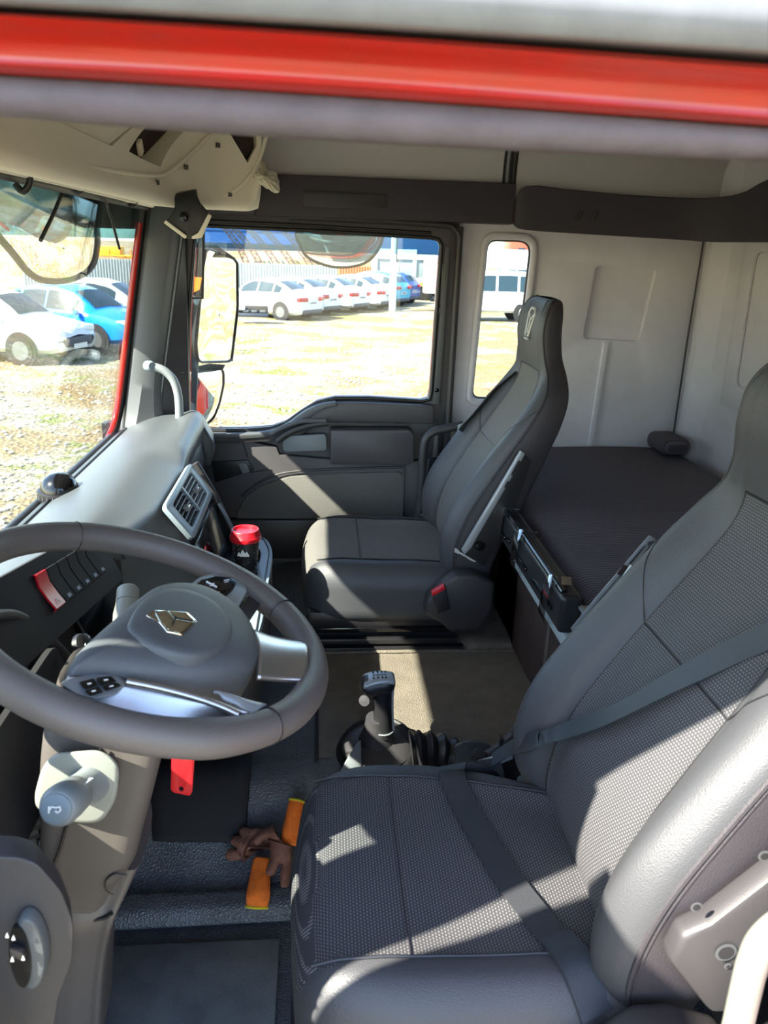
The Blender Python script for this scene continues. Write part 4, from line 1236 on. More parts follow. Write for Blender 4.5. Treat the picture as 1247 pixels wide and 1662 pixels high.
def seat(yc, inb, label, fabric, rake=None):
    t = empty('truck_chair', (.2, yc, -1.15), label, 'seat', 'front seats')
    top = cushion(t, yc, inb, fabric)
    G = seat_back(t, yc, inb, fabric)
    # plinth, skirts and rails
    box('seat_skirt', (.19, yc, -1.055), (.46, .48, .06), M['black'], t, bevel=.015)
    box('seat_base', (.20, yc, -1.115), (.42, .44, .07), M['matte_black'], t, bevel=.01)
    for s in (-1, 1):
        box('seat_rail', (.19, yc + s * .235, -1.085), (.44, .018, .016), M['gloss_black'], t, bevel=.003)
        box('seat_rail', (.19, yc + s * .245, -1.118), (.45, .020, .018), M['black'], t, bevel=.003)
    box('base_plate', (.20, yc, -1.142), (.47, .52, .012), M['black'], t, bevel=.003)
    # inboard hinge cover
    yi = yc + inb * .258
    hc = [(.300, -1.0), (.305, -.955), (.345, -.905), (.385, -.872), (.43, -.872), (.50, -.90), (.50, -.985), (.47, -1.055), (.38, -1.06), (.35, -1.03)]
    for s in ((1, -1) if inb < 0 else (-1,)):
        ya, yb = yc + s * .262, yc + s * .318
        prism_y('hinge_cover', hc, min(ya, yb), max(ya, yb), M['cover'], t, bevel=.014, seg=3)
    # inboard plate with the grey belt-slider bar along the backrest
    ya, yb = yc + inb * .256, yc + inb * .276
    pl = [(.545, -.525), (.585, -.552), (.545, -.70), (.475, -.868), (.405, -.825)]
    prism_y('side_plate', pl, min(ya, yb), max(ya, yb), M['black'], t, bevel=.005)
    bar = [(.548, -.518), (.562, -.527), (.428, -.808), (.412, -.826), (.402, -.812)]
    ya, yb = yc + inb * .270, yc + inb * .284
    prism_y('slider_bar', bar, min(ya, yb), max(ya, yb), M['satin'], t, bevel=.003)
    d = Vector((.412 - .548, 0, -.826 + .518)).normalized()
    q = Vector((.553, yc + inb * .285, -.528))
    for k, l in ((.02, .045), (.085, .02)):
        box('slider_slot', q + d * (k + l / 2) + Vector((.002, 0, 0)), (l, .003, .007), M['matte_black'], t, rot=Matrix.Rotation(-atan2(d.z, d.x), 3, 'Y'))
    lathe('plate_hole', [(.014, 0), (.016, .003), (.011, .004)], (.455, yc + inb * .276, -.80), (0, inb, 0), M['gloss_black'], t)
    return t, G, top
PY_, DY_ = 2.30, .94
pseat, PG, ptop = seat(PY_, -1, 'black leather passenger seat with emblem on its headrest, by the far door', M['dots2'])
dseat, DG, dtop = seat(DY_, 1, 'black leather driver seat with dotted fabric, nearest the camera', M['dots'])
# emblem on the passenger headrest front
h0 = Vector(PG[60, 66]); h1 = Vector(PG[69, 66])
upv = (h1 - h0).normalized(); hn = Vector((-1, 0, 0)); hn = (hn - upv * hn.dot(upv)).normalized()
emblem(pseat, h0.lerp(h1, .35) + hn * .003, (0, 1, 0), upv, .075, M['emblem_fill'])
# passenger buckle, tear sticker
bk = [(.315, -.925), (.352, -.900), (.372, -.975), (.335, -.99)]
prism_y('buckle', bk, 1.968, 1.985, M['black'], pseat, bevel=.004)
o = prism_y('buckle_button', [(.314, -.920), (.349, -.897), (.353, -.909), (.318, -.932)], 1.964, 1.984, M['red'], pseat, bevel=.002)
o['label'] = 'red buckle button'
st = []
rnd = random.Random(2)
a0, a1 = at(738, 893, Y=2.030), at(773, 909, Y=2.030)
up_ = [a0.lerp(a1, k / 8) + Vector((0, 0, rnd.uniform(.002, .008))) for k in range(9)]
dn = [a0.lerp(a1, k / 8) - Vector((0, 0, rnd.uniform(.002, .008))) for k in range(9)]
slab('torn_sticker', up_ + dn[::-1], (0, -.002, 0), M['sticker'], pseat)
# driver's inboard slider bar stands proud of the far side
ib = [(1054, 868), (1066, 876), (1034, 916), (1000, 952), (950, 1014), (936, 1030), (926, 1020), (960, 978)]
prism('slider_bar', [at(*p, Y=1.262) for p in ib], [at(*p, Y=1.28) for p in ib], M['satin'], dseat, bevel=.002)
prism('slider_bracket', [at(*p, Y=1.21) for p in ((1052, 890), (1064, 884), (975, 1010), (955, 1010))], [at(*p, Y=1.262) for p in ((1052, 880), (1062, 878), (960, 1006), (945, 1006))], M['black'], dseat)
prism('slider_slot', [at(*p, Y=1.260) for p in ((1013, 916), (1022, 921), (1010, 936), (1001, 931))], [at(*p, Y=1.264) for p in ((1013, 916), (1022, 921), (1010, 936), (1001, 931))], M['board'], dseat)
prism('slider_slot', [at(*p, Y=1.260) for p in ((1046, 886), (1052, 890), (1026, 919), (1021, 915))], [at(*p, Y=1.264) for p in ((1046, 886), (1052, 890), (1026, 919), (1021, 915))], M['matte_black'], dseat)
# driver's outboard bracket with bolt holes
Yb = DY_ - .285
bp = [(.405, -.775), (.415, -.735), (.445, -.72), (.62, -.53), (.72, -.56), (.60, -.70), (.50, -.86), (.47, -.86)]
prism_y('recliner_bracket', bp, Yb - .012, Yb + .02, M['dark'], dseat, bevel=.008)
for px, py, r in ((1178, 1545, .0115), (1130, 1471, .0052), (1240, 1388, .0055), (1181, 1567, .003)):
    c = at(px, py, Y=Yb - .014)
    lathe('bracket_hole', [(r, 0), (r + .0015, .001), (r * .9, .0012)], c, (0, -1, 0), M['pillar'], dseat, n=20)
    lathe('bracket_hole', [(r * .82, .0006), (0, .0008)], c + Vector((0, -.0012, 0)), (0, -1, 0), M['matte_black'], dseat, n=20)
# metal rail end at the driver seat's front corner
# ------------------------------------------------------------------ seat belts
db_ = empty('seat_belt', (.35, 1.22, -.9), 'black seat belt crossing the driver seat to its buckle', 'seat belt')
cu = lambda x, y, e=.006: (x, y, dtop(x, y) + e)
lap = [at(792, 1232, Y=1.20), at(796, 1262, Y=1.17), cu(.235, 1.13, .010), cu(.245, 1.05), cu(.265, .96), cu(.285, .88), cu(.315, .80), cu(.335, .735, .004), (.355, .69, -.925), (.37, .665, -.97)]
ribbon('lap_belt', lap, [(1, .25, 0)] * len(lap), .046, .0025, M['belt'], db_, spline=50)
from mathutils.bvhtree import BVHTree
_gv = [Vector(p) for p in DG.reshape(-1, 3)]
_nv = DG.shape[1]
_bv = BVHTree.FromPolygons(_gv, [(i * _nv + j, i * _nv + j + 1, (i + 1) * _nv + j + 1, (i + 1) * _nv + j) for i in range(DG.shape[0] - 1) for j in range(_nv - 1)])
def on_back(px, py, off, Y):
    """a point just off the driver's backrest, else on the plane Y"""
    d = pray(px, py).normalized()
    h = _bv.ray_cast(Vector((0, 0, 0)), d)
    return d * (h[3] - off) if h[0] is not None and h[3] < 3 else at(px, py, Y=Y)
sh_ = [at(798, 1234, Y=1.20), at(830, 1214, Y=1.17), on_back(868, 1202, .035, 1.15), on_back(886, 1196, .035, 1.12), on_back(915, 1187, .03, 1.1), on_back(990, 1160, .035, 1.0), on_back(1090, 1108, .025, .9), on_back(1180, 1062, .02, .82), on_back(1245, 1032, .02, .77), on_back(1300, 1005, .02, .7)]
sh_.append(sh_[-1] * 2 - sh_[-2])
wd = [(.25, .9, .3), (.2, .9, .3), (.1, .95, .1), (.1, .95, .1), (.1, .95, .05), (.1, .95, .0), (.0, .9, .3), (-.1, .5, .85), (-.1, .4, .9), (-.1, .4, .9), (-.1, .4, .9)]
ribbon('shoulder_belt', sh_, wd, .032, .0022, M['belt_twist'], db_, spline=60)
stc = [cu(.322, .785, .0085), cu(.337, .735, .0075), (.354, .692, -.917)]
ribbon('stitched_end', stc, [(1, .25, 0)] * 3, .048, .003, M['belt_twist'], db_, spline=14)
tg = [at(*p, Y=1.20) for p in ((770, 1245), (776, 1238), (830, 1222), (834, 1232), (786, 1252), (778, 1254))]
slab('tongue', tg, (0, .006, .002), M['satin'], db_, bevel=.002)
bkl = [at(*p, Y=1.235) for p in ((800, 1258), (828, 1225), (862, 1228), (866, 1250), (842, 1262), (836, 1288), (818, 1282))]
slab('buckle', bkl, (.0, .025, 0), M['black'], db_, bevel=.005)
ribbon('buckle_strap', [at(*p, Y=1.25) for p in ((832, 1292), (846, 1270), (862, 1248), (872, 1232))], (0, 1, .2), .03, .003, M['grey'], db_, spline=16)
pb = empty('seat_belt', (.5, 2.6, -.6), 'dark seat belt hanging along the far side of the passenger seat', 'seat belt')
_pv = BVHTree.FromPolygons([Vector(p) for p in PG.reshape(-1, 3)], [(i * _nv + j, i * _nv + j + 1, (i + 1) * _nv + j + 1, (i + 1) * _nv + j) for i in range(PG.shape[0] - 1) for j in range(_nv - 1)])
def on_pback(px, py, off):
    d = pray(px, py).normalized()
    for k in range(16):
        d = pray(px + k * 1.5, py + k * .8).normalized()
        h = _pv.ray_cast(Vector((0, 0, 0)), d)
        if h[0] is not None: return pray(px, py).normalized() * (h[3] - off)
    return at(px, py, Y=2.5)
ribbon('shoulder_belt', [on_pback(*p, .012) for p in ((836, 604), (826, 612), (812, 624), (798, 640), (786, 654), (772, 670), (758, 686), (748, 700))], (.75, .3, .5), .026, .0025, M['belt'], pb, spline=40)
ribbon('lap_belt', [at(*p, Y=y) for p, y in (((704, 742), 2.60), ((694, 800), 2.60), ((684, 850), 2.58), ((676, 868), 2.56))], (.6, .5, 0), .045, .0025, M['belt_twist'], pb, spline=24)
slab('belt_guide', [at(*p, Y=2.545) for p in ((820, 610), (836, 598), (832, 622), (820, 630))], (0, .012, 0), M['dark'], pb, bevel=.003)
slab('latch_plate', [at(*p, Y=2.585) for p in ((744, 690), (760, 684), (752, 698), (742, 706))], (0, .006, 0), M['satin'], pb, bevel=.001)
slab('belt_end', [at(*p, Y=2.55) for p in ((668, 842), (684, 838), (676, 868), (664, 870))], (0, .02, 0), M['dark'], pb, bevel=.004)
# ------------------------------------------------------------------ overhead console along the windscreen, curving round at the passenger side
oc = empty('overhead_console', (-.5, 1.6, .2), 'beige overhead storage console above the windscreen with open compartments', 'overhead console')
plan = [(-.455, .50), (-.455, 1.2), (-.455, 1.8), (-.452, 2.15), (-.435, 2.35), (-.39, 2.49), (-.32, 2.56), (-.24, 2.585), (-.18, 2.60)]
pl = catmull(np.array(plan), 70)
fr = frames([(x, y, 0) for x, y in pl])
secs = []
for i, (p, t_, a_, b_) in enumerate(fr):
    nrm = Vector((t_.y, -t_.x, 0))                 # towards the cab
    g = i / 69
    e = max(0, (g - .90) / .10)                    # rises at its end
    lift = .10 * e * e
    # profile: (outwards, height)
    pf = [(-.13, .13), (-.06, .10 + lift * .3), (-.015, .092 + lift), (.004, .098 + lift), (.012, .112 + lift), (.006, .135 + lift), (-.004, .17 + lift * .7), (-.012, .24), (-.012, .34), (-.01, .47), (-.13, .47)]
    secs.append([tuple(Vector((p.x, p.y, 0)) + nrm * o + Vector((0, 0, h))) for o, h in pf])
secs = [catmull(s, 44, True) for s in np.array(secs)]
body = grid('shelf_body', secs, M['headliner'], oc, closed_v=True, cap=True, angle=35)
def carve(quad, depth):
    """box-shaped cutter whose mouth is the quad (corners on the face), going in along depth"""
    a = [Vector(q) - Vector(depth) * .15 for q in quad]
    b = [Vector(q) + Vector(depth) for q in quad]
    c = prism('cutter', a, b, M['headliner'], None, smooth=False)
    cut(body, c)
def plan_hit(px, py, off=0.0):
    """where the picture ray meets the console's upright face"""
    d = pray(px, py)
    for i in range(len(fr) - 1):
        p, q = fr[i][0], fr[i + 1][0]
        ex, ey = q.x - p.x, q.y - p.y
        det = d.x * -ey + ex * d.y
        if abs(det) < 1e-9: continue
        t = (p.x * -ey + ex * p.y) / det
        u = (d.x * p.y - d.y * p.x) / det
        if -1e-6 <= u <= 1 + 1e-6 and t > 0:
            nn = Vector((ey, -ex, 0)).normalized()
            return Vector((d.x * t, d.y * t, d.z * t)) + nn * off
    return at(px, py, Y=2.6)
def norm_at(p, q):
    e = (q - p); e.z = 0
    return Vector((e.y, -e.x, 0)).normalized()
def carve2(px, depth):
    Q = [plan_hit(*p) for p in px]
    n_ = norm_at(Q[0], Q[1])
    c = prism('cutter', [q + n_ * .05 for q in Q], [q - n_ * depth for q in Q], M['headliner'], None, smooth=False)
    cut(body, c)
    return Q, n_
Qa, na = carve2([(215, 246), (265, 271), (330, 200), (318, 186), (268, 186)], .085)
Qb, nb = carve2([(105, 199), (188, 238), (236, 198), (224, 180), (130, 180)], .022)
Qc, nc = carve2([(372, 212), (403, 264), (418, 236), (416, 196), (380, 196)], .07)
body.data.set_sharp_from_angle(angle=radians(35))
for Q, n_, dp, mm_, nm in ((Qa, na, .080, 'board', 'compartment_shade'), (Qc, nc, .065, 'board', 'compartment_shade'), (Qb, nb, .014, 'headliner', 'pad')):  # dark brown panels put the shade of the open compartments into colour
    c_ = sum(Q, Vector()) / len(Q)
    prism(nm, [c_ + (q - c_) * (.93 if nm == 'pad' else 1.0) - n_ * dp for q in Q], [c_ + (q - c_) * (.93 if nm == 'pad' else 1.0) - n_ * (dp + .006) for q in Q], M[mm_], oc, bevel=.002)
hk_ = plan_hit(240, 240, -.02)
box('hook', hk_, (.012, .03, .035), M['headliner'], oc, rot=Matrix.Rotation(radians(30), 3, 'X'), bevel=.003)
lip = [plan_hit(*p, .003) for p in ((60, 256), (125, 268), (180, 277), (235, 284), (268, 282), (300, 258), (330, 230), (352, 206), (372, 184))]
tube('lip_moulding', lip, .0055, M['headliner'], oc, spline=50)
ml = [plan_hit(*p, .002) for p in ((322, 322), (355, 320), (385, 306), (410, 280), (424, 250), (434, 215))]
tube('end_moulding', ml, .006, M['headliner'], oc, spline=30)
for (px, py) in ((300, 271), (253, 296), (353, 236), (373, 316)):
    c_ = plan_hit(px, py, .004)
    n_ = norm_at(plan_hit(px - 4, py), plan_hit(px + 4, py))
    lathe('cap', [(.009, -.004), (.009, .003), (.007, .005)], c_, n_, M['column'], oc, n=4, angle=20)
# header rod with clips below the console
structure(tube('trim_14', [(-.545, .5, .098), (-.545, 1.6, .098), (-.545, 2.62, .094)], .010, M['dark']))
structure(tube('trim_15', [(-.52, .5, .104), (-.52, 1.6, .104), (-.52, 2.60, .10)], .008, M['headliner']))
for k, (px, py) in enumerate(((35, 291), (125, 296), (213, 322))):
    c = at(px, py, X=-.53)
    hk = tube('rod_clip', catmull([c + Vector((.012, 0, .02)), c + Vector((.014, 0, -.004)), c + Vector((0, 0, -.02)), c + Vector((-.012, 0, -.008))], 10), .006, M['black'])
    tag(hk, ('black hook under the console edge, leftmost of three', 'small black clip on the console rod, middle of three', 'black hook under the console next to the windscreen pillar')[k], 'clip', 'clips on the header rod')
# two thin wands on strings hanging in front of the windscreen
wz = empty('blind_wand', at(172, 300, X=-.53), 'thin black wand on a strap hanging before the windscreen, right one', 'wand', 'blind wands')
ribbon('strap', [at(*p, X=-.53) for p in ((172, 296), (169, 318), (176, 336))], (0, 1, 0), .010, .002, M['black'], wz, spline=8)
tube('wand', [at(*p, X=-.535) for p in ((173, 332), (181, 355), (194, 404))], .0035, M['black'], wz)
wz = empty('blind_wand', at(100, 316, X=-.56), 'thin black wand hanging before the windscreen, left one by the mirror', 'wand', 'blind wands')
tube('wand', [at(*p, X=-.56) for p in ((101, 312), (88, 345), (66, 390))], .004, M['black'], wz)
# camera-like dark wedge with pale edges at the top of the pillar
gd = empty('corner_unit', at(305, 350, Y=2.56), 'dark angular unit with pale lower edges at the pillar top', 'speaker')
g = lambda px, py, y: at(px, py, Y=y)
fr_ = [(283, 318), (318, 314), (326, 330), (340, 346), (324, 386), (304, 388), (268, 360), (284, 336)]
prism('housing', [g(*p, 2.38) for p in fr_], [g(*p, 2.46) for p in fr_], M['black'], gd, bevel=.006)
prism('neck', [g(*p, 2.39) for p in ((284, 316), (316, 308), (322, 322), (286, 336))], [g(*p, 2.44) for p in ((284, 312), (320, 306), (322, 326), (286, 330))], M['black'], gd, bevel=.004)
prism('edge_strip', [g(*p, 2.372) for p in ((269, 357), (304, 383), (301, 388), (266, 362))], [g(*p, 2.45) for p in ((269, 357), (304, 383), (301, 388), (266, 362))], M['headliner'], gd, bevel=.002)
prism('edge_strip', [g(*p, 2.372) for p in ((338, 347), (344, 350), (328, 386), (312, 388), (311, 384), (322, 378))], [g(*p, 2.45) for p in ((338, 347), (344, 350), (328, 386), (312, 388), (311, 384), (322, 378))], M['headliner'], gd, bevel=.002)
lathe('knob', [(.013, 0), (.013, .004), (.006, .008)], g(299, 352, 2.378), (0, -1, 0), M['gloss_black'], gd)
# crumpled plastic bag hanging at the end of the console
def blob(name, c, prof, seed, m):
    rnd = random.Random(seed)
    G = []
    for h, r in prof:
        G.append([tuple(Vector(c) + Vector((r * cos(a) * (1 + rnd.uniform(-.28, .28)), r * .7 * sin(a) * (1 + rnd.uniform(-.28, .28)), h + rnd.uniform(-.004, .004)))) for a in np.linspace(0, 2 * pi, 14, endpoint=False)])
    return grid(name, G, m, None, closed_v=True, cap=True, angle=25)
rnd = random.Random(4)
bo = [(424, 262), (431, 266), (434, 275), (449, 281), (453, 298), (453, 313), (441, 310), (430, 304), (414, 293), (412, 282), (421, 274)]
bo = catmull(np.array(bo, float), 26, True)
secs = []
for s_, dp in ((.05, -.030), (.35, -.026), (.7, -.016), (.98, -.002), (1.0, .004), (.7, .018), (.35, .024), (.05, .027)):
    secs.append([tuple(at(432 + (x - 432) * s_, 288 + (y - 288) * s_, Y=2.50) + Vector((rnd.uniform(-.002, .002), dp + rnd.uniform(-.008, .008), rnd.uniform(-.002, .002)))) for x, y in bo])
b = grid('plastic_bag', secs, M['plastic_bag'], None, closed_v=True, cap=True, angle=12)
tag(b, 'small crumpled clear bag hanging from the console end', 'bag')
# ------------------------------------------------------------------ gear lever and centre bits
gl = empty('gear_lever', (.14, 1.52, -1.15), 'black gear lever with silver shift-pattern knob on the tunnel', 'gear lever')
lb = Vector((.135, 1.545, -1.12))
lathe('boot_base', [(.098, -.05), (.102, -.035), (.100, -.02), (.092, -.004), (.086, .0), (.082, -.004)], lb, (-.12, -.25, 1), M['black'], gl, n=40)
lathe('boot', [(.084, -.004), (.070, .010), (.055, .014), (.043, .018), (.036, .032), (.031, .050), (.027, .066), (.0255, .08)], lb, (-.03, -.06, 1), M['dark'], gl, n=40)
k0 = at(622, 1185, Y=1.535); k1 = at(621, 1118, Y=1.545)
ax = (k1 - k0).normalized()
secs = []
for f, rx, ry, dx in ((-.1, .024, .024, 0), (0, .0235, .024, 0), (.3, .0225, .0235, 0), (.6, .0215, .023, -.001), (.85, .0215, .024, -.002), (1.0, .023, .025, -.003)):
    c = k0.lerp(k1, f)
    secs.append([tuple(c + Vector((rx * cos(a) + dx, ry * sin(a), 0))) for a in np.linspace(0, 2 * pi, 24, endpoint=False)])
grid('grip', secs, M['black'], gl, closed_v=True, cap=True)
tube('collar', [tuple(k0 + Vector((.025 * cos(a), .025 * sin(a), .003))) for a in np.linspace(0, 2 * pi, 28, endpoint=False)], .002, M['grey'], gl, n=6, closed=True)
kt_ = k1 + Vector((-.012, 0, .012))
V, F = rbox_data((.041, .028, .022), .0215, 10, lambda p: np.array((p[0] + (0 if p[2] > 0 else (.006 if p[0] < 0 else 0)), p[1] * (1 - .15 * (p[0] / .041)), p[2] + p[0] * .10)) + np.array(kt_))
submesh('knob', V, F, lambda f: True, M['black'], gl)
V, F = rbox_data((.037, .025, .006), .0058, 8, lambda p: np.array((p[0] + .003, p[1] * (1 - .15 * (p[0] / .041)), p[2] + p[0] * .10 - 5.5 * (p[0] ** 2) - 4 * p[1] ** 2)) + np.array(kt_) + np.array((0, 0, .0195)))
submesh('knob_cap', V, F, lambda f: True, M['satin'], gl)
spn = catmull([k1 + Vector((.024, -.004, .010)), k0.lerp(k1, .8) + Vector((.0225, -.002, 0)), k0.lerp(k1, .3) + Vector((.0225, 0, 0)), k0 + Vector((.024, 0, .004))], 16)
ribbon('knob_spine', spn, (0, 1, 0), .018, .005, M['satin'], gl)
mk = MB()
def KP(a, b): return kt_ + Vector((a, b, .0265 + a * .10 - 5.5 * a * a - 4 * b * b))
for a in (-.010, .000, .010, .018):
    mk.tube([KP(a, -.009), KP(a, 0), KP(a, .009)], .0006, 4)
mk.tube([KP(-.010, 0), KP(.018, 0)], .0006, 4)
for a in (-.010, .000, .010, .018):
    for b in (-.013, .013):
        mk.box(KP(a, b), (.004, .004, .0012))
mk.make('shift_pattern', M['matte_black'], gl)
lathe('range_button', [(.0, -.004), (.0125, -.004), (.0135, 0), (.0125, .004), (.0, .005)], at(592, 1137, Y=1.53), (-.25, -.9, .35), M['dark'], gl)
# ribbed bellows and pale front of the lever housing
bl = empty('lever_bellows', (.24, 1.50, -1.12), 'black ribbed bellows beside the gear lever', 'bellows')
pth = [at(*p, Y=1.50) for p in ((668, 1226), (690, 1224), (712, 1226), (736, 1234), (756, 1248))]
P = catmull(pth, 44)
rr = [.052 - .010 * (k / 43) + .006 * cos(k / 43 * 2 * pi * 6) for k in range(44)]
tube('bellows', P, rr, M['black'], bl, n=24)
fp = prism('lever_front_cover', [at(*p, Y=1.47) for p in ((546, 1262), (552, 1250), (578, 1208), (586, 1200), (588, 1250), (590, 1290), (546, 1290))], [at(*p, Y=1.56) for p in ((546, 1262), (552, 1250), (578, 1208), (586, 1200), (588, 1250), (590, 1290), (546, 1290))], M['grey'], gl, bevel=.006)
# park-brake console behind the lever
bc = empty('brake_console', (.36, 1.42, -1.10), 'grey blue console with two park brake levers behind the gear lever', 'console')
pr_ = [(744, 1290), (735, 1210), (752, 1202), (775, 1200), (795, 1208), (806, 1220), (830, 1240), (850, 1290)]
prism('console_body', [at(*p, Y=1.43) for p in pr_], [at(*p, Y=1.55) for p in pr_], M['dash'], bc, bevel=.012, seg=3)
lathe('brake_knob', [(.012, -.01), (.014, 0), (.016, .006), (.016, .022), (.012, .028)], at(774, 1232, Y=1.40), (.1, -.5, .85), M['dark'], bc)
tube('brake_lever', [at(*p, Y=1.40) for p in ((790, 1226), (812, 1210), (836, 1190))], [.010, .009, .010], M['dark'], bc, spline=0)
lathe('brake_lever_knob', [(.010, -.012), (.015, -.004), (.016, .006), (.012, .014)], at(840, 1188, Y=1.40), (.7, .1, .6), M['dark'], bc)
box('bracket', at(812, 1206, Y=1.40), (.006, .02, .03), M['black'], bc, bevel=.001)
# accelerator mat; matte black pad also paints the shade of the deep footwell recess
pm = empty('pedal_mat', (-.28, 1.58, -1.29), 'dark ribbed pad drawn for the mat and the shaded footwell recess under the column', 'pedal mat')
_fp = np.array([(1.0, -1.35), (1.22, -1.35), (1.25, -1.335), (1.27, -1.31), (1.31, -1.30), (1.35, -1.285), (1.41, -1.24), (1.45, -1.19), (1.49, -1.155), (1.54, -1.15), (2.6, -1.15)])
def floor_hit(px, py, h):
    d = pray(px, py)
    for y in np.linspace(1.05, 2.2, 400):
        v = d * (y / d.y)
        z = float(np.interp(y, _fp[:, 0], _fp[:, 1]))
        z -= max(0, -.02 - v.x) * ((.22 if y > 1.54 else .10) if z > -1.3 else .02)
        if v.z < z + h: return v
    return d * (1.8 / d.y)
def padpt(u, v, h):
    a = (252 + (398 - 252) * u, 1366 + 2 * u); b = (244 + (410 - 244) * u, 1232 - 8 * u)
    return floor_hit(a[0] + (b[0] - a[0]) * v, a[1] + (b[1] - a[1]) * v, h)
grid('pad', [[tuple(padpt(u, v, .012)) for u in np.linspace(0, 1, 8)] for v in np.linspace(0, 1, 12)], M['matte_black'], pm, thick=.02)
for k in range(16):
    v = (k + .5) / 16
    tube('rib', [padpt(u, v, .015) for u in np.linspace(.05, .95, 6)], .0022, M['black'], pm, n=5)
# worn mat on the driver's floor
fm = tag(box('floor_mat', (-.26, 1.03, -1.342), (.36, .36, .010), M['mat'], bevel=.003), 'scuffed grey rubber mat on the driver floor', 'floor mat')
# ------------------------------------------------------------------ gloves
def limb(bm_v, bm_e, rad, pts, r, root=None):
    k0 = len(bm_v)
    for p, q in zip(pts, r):
        bm_v.append(tuple(p)); rad.append(q)
    for k in range(k0, len(bm_v) - 1): bm_e.append((k, k + 1))
    if root is not None: bm_e.append((root, k0))
def skinned(name, chains, m, parent=None, lv=2):
    """chains: list of (points, radii, root (chain index, point index) or None)"""
    v, e, r, st = [], [], [], []
    for pts, rad, root in chains:
        st.append(len(v))
        limb(v, e, r, pts, rad, None if root is None else st[root[0]] + root[1])
    me = bpy.data.meshes.new(name)
    me.from_pydata(v, e, [])
    o = bpy.data.objects.new(name, me); COL.objects.link(o)
    md = o.modifiers.new('skin', 'SKIN')
    for k, q in enumerate(r): me.skin_vertices[0].data[k].radius = (q, q * .8)
    me.skin_vertices[0].data[0].use_root = True
    o.modifiers.new('sub', 'SUBSURF').levels = lv
    o.modifiers['sub'].render_levels = lv
    dg = bpy.context.evaluated_depsgraph_get(); dg.update()
    me2 = bpy.data.meshes.new_from_object(o.evaluated_get(dg))
    bpy.data.objects.remove(o, do_unlink=True)
    me2.materials.clear(); me2.materials.append(m)
    me2.polygons.foreach_set('use_smooth', [True] * len(me2.polygons))
    o = bpy.data.objects.new(name, me2); COL.objects.link(o)
    setparent(o, parent)
    return o
def flr(px, py, h=.02):
    for _ in range(1):
        best = None
        for (y, z) in prof_floor:
            v = at(px, py, Y=y)
            d = abs(v.z - (z + h))
            if best is None or d < best[0]: best = (d, v)
    return best[1]
prof_floor = [(y, z) for y, z in catmull([(1.0, -1.35), (1.22, -1.35), (1.25, -1.335), (1.27, -1.31), (1.31, -1.30), (1.35, -1.285), (1.41, -1.24), (1.45, -1.19), (1.49, -1.155), (1.54, -1.15)], 160)]
g1 = empty('work_glove', flr(430, 1400), 'orange knit work glove with brown palm, its yellow hem towards the mat', 'glove', 'work gloves by the driver seat')
skinned('palm', [([flr(428, 1402, .03), flr(415, 1375, .035), flr(398, 1368, .03)], [.034, .036, .026], None),
                 ([flr(392, 1385, .03), flr(376, 1390, .022), flr(368, 1382, .02)], [.016, .015, .012], (0, 2)),
                 ([flr(388, 1366, .04), flr(374, 1362, .03)], [.014, .012], (0, 2)),
                 ([flr(400, 1352, .04), flr(390, 1346, .03)], [.013, .012], (0, 1)),
                 ([flr(432, 1356, .045), flr(412, 1352, .045), flr(402, 1362, .045)], [.014, .013, .012], (0, 0))], M['brown'], g1)
def cuff(parent, path, wid, th):
    P = [Vector(p) for p in path]
    secs = []
    for k, p in enumerate(P):
        a, b = P[max(0, k - 1)], P[min(len(P) - 1, k + 1)]
        t = (b - a).normalized()
        view = -p.normalized()
        u = t.cross(view).normalized(); v = u.cross(t)
        secs.append([tuple(p + u * wid[k] * cos(w) + v * th[k] * sin(w) * (1 + .15 * sin(3 * w + k))) for w in np.linspace(0, 2 * pi, 16, endpoint=False)])
    S = np.stack([catmull(np.array(secs)[:, q], 24) for q in range(16)], 1)
    grid('cuff', S, M['orange'], parent, closed_v=True, thick=.0025)
    tube('hem', S[-1], .0028, M['yellow'], parent, n=6, closed=True)
cuff(g1, [flr(426, 1396, .028), flr(423, 1415, .026), flr(421, 1435, .027), flr(419, 1455, .028), flr(417, 1472, .028)], [.020, .021, .023, .025, .022], [.016, .014, .013, .012, .010])
g2 = empty('work_glove', flr(470, 1350), 'orange knit work glove with brown fingers, propped against the driver seat', 'glove', 'work gloves by the driver seat')
cuff(g2, [flr(470, 1372, .060), flr(473, 1350, .066), flr(476, 1330, .070), flr(479, 1312, .072), flr(482, 1300, .072)], [.020, .020, .018, .017, .016], [.016, .015, .013, .011, .009])
skinned('palm', [([flr(462, 1352, .07), flr(456, 1372, .065), flr(454, 1385, .06)], [.026, .028, .024], None),
                 ([flr(448, 1395, .06), flr(440, 1412, .055), flr(436, 1422, .05)], [.013, .012, .011], (0, 2)),
                 ([flr(440, 1352, .07), flr(424, 1356, .065), flr(412, 1370, .06)], [.014, .013, .012], (0, 0)),
                 ([flr(466, 1398, .05), flr(463, 1420, .045), flr(462, 1442, .035)], [.013, .012, .010], (0, 2))], M['brown'], g2)
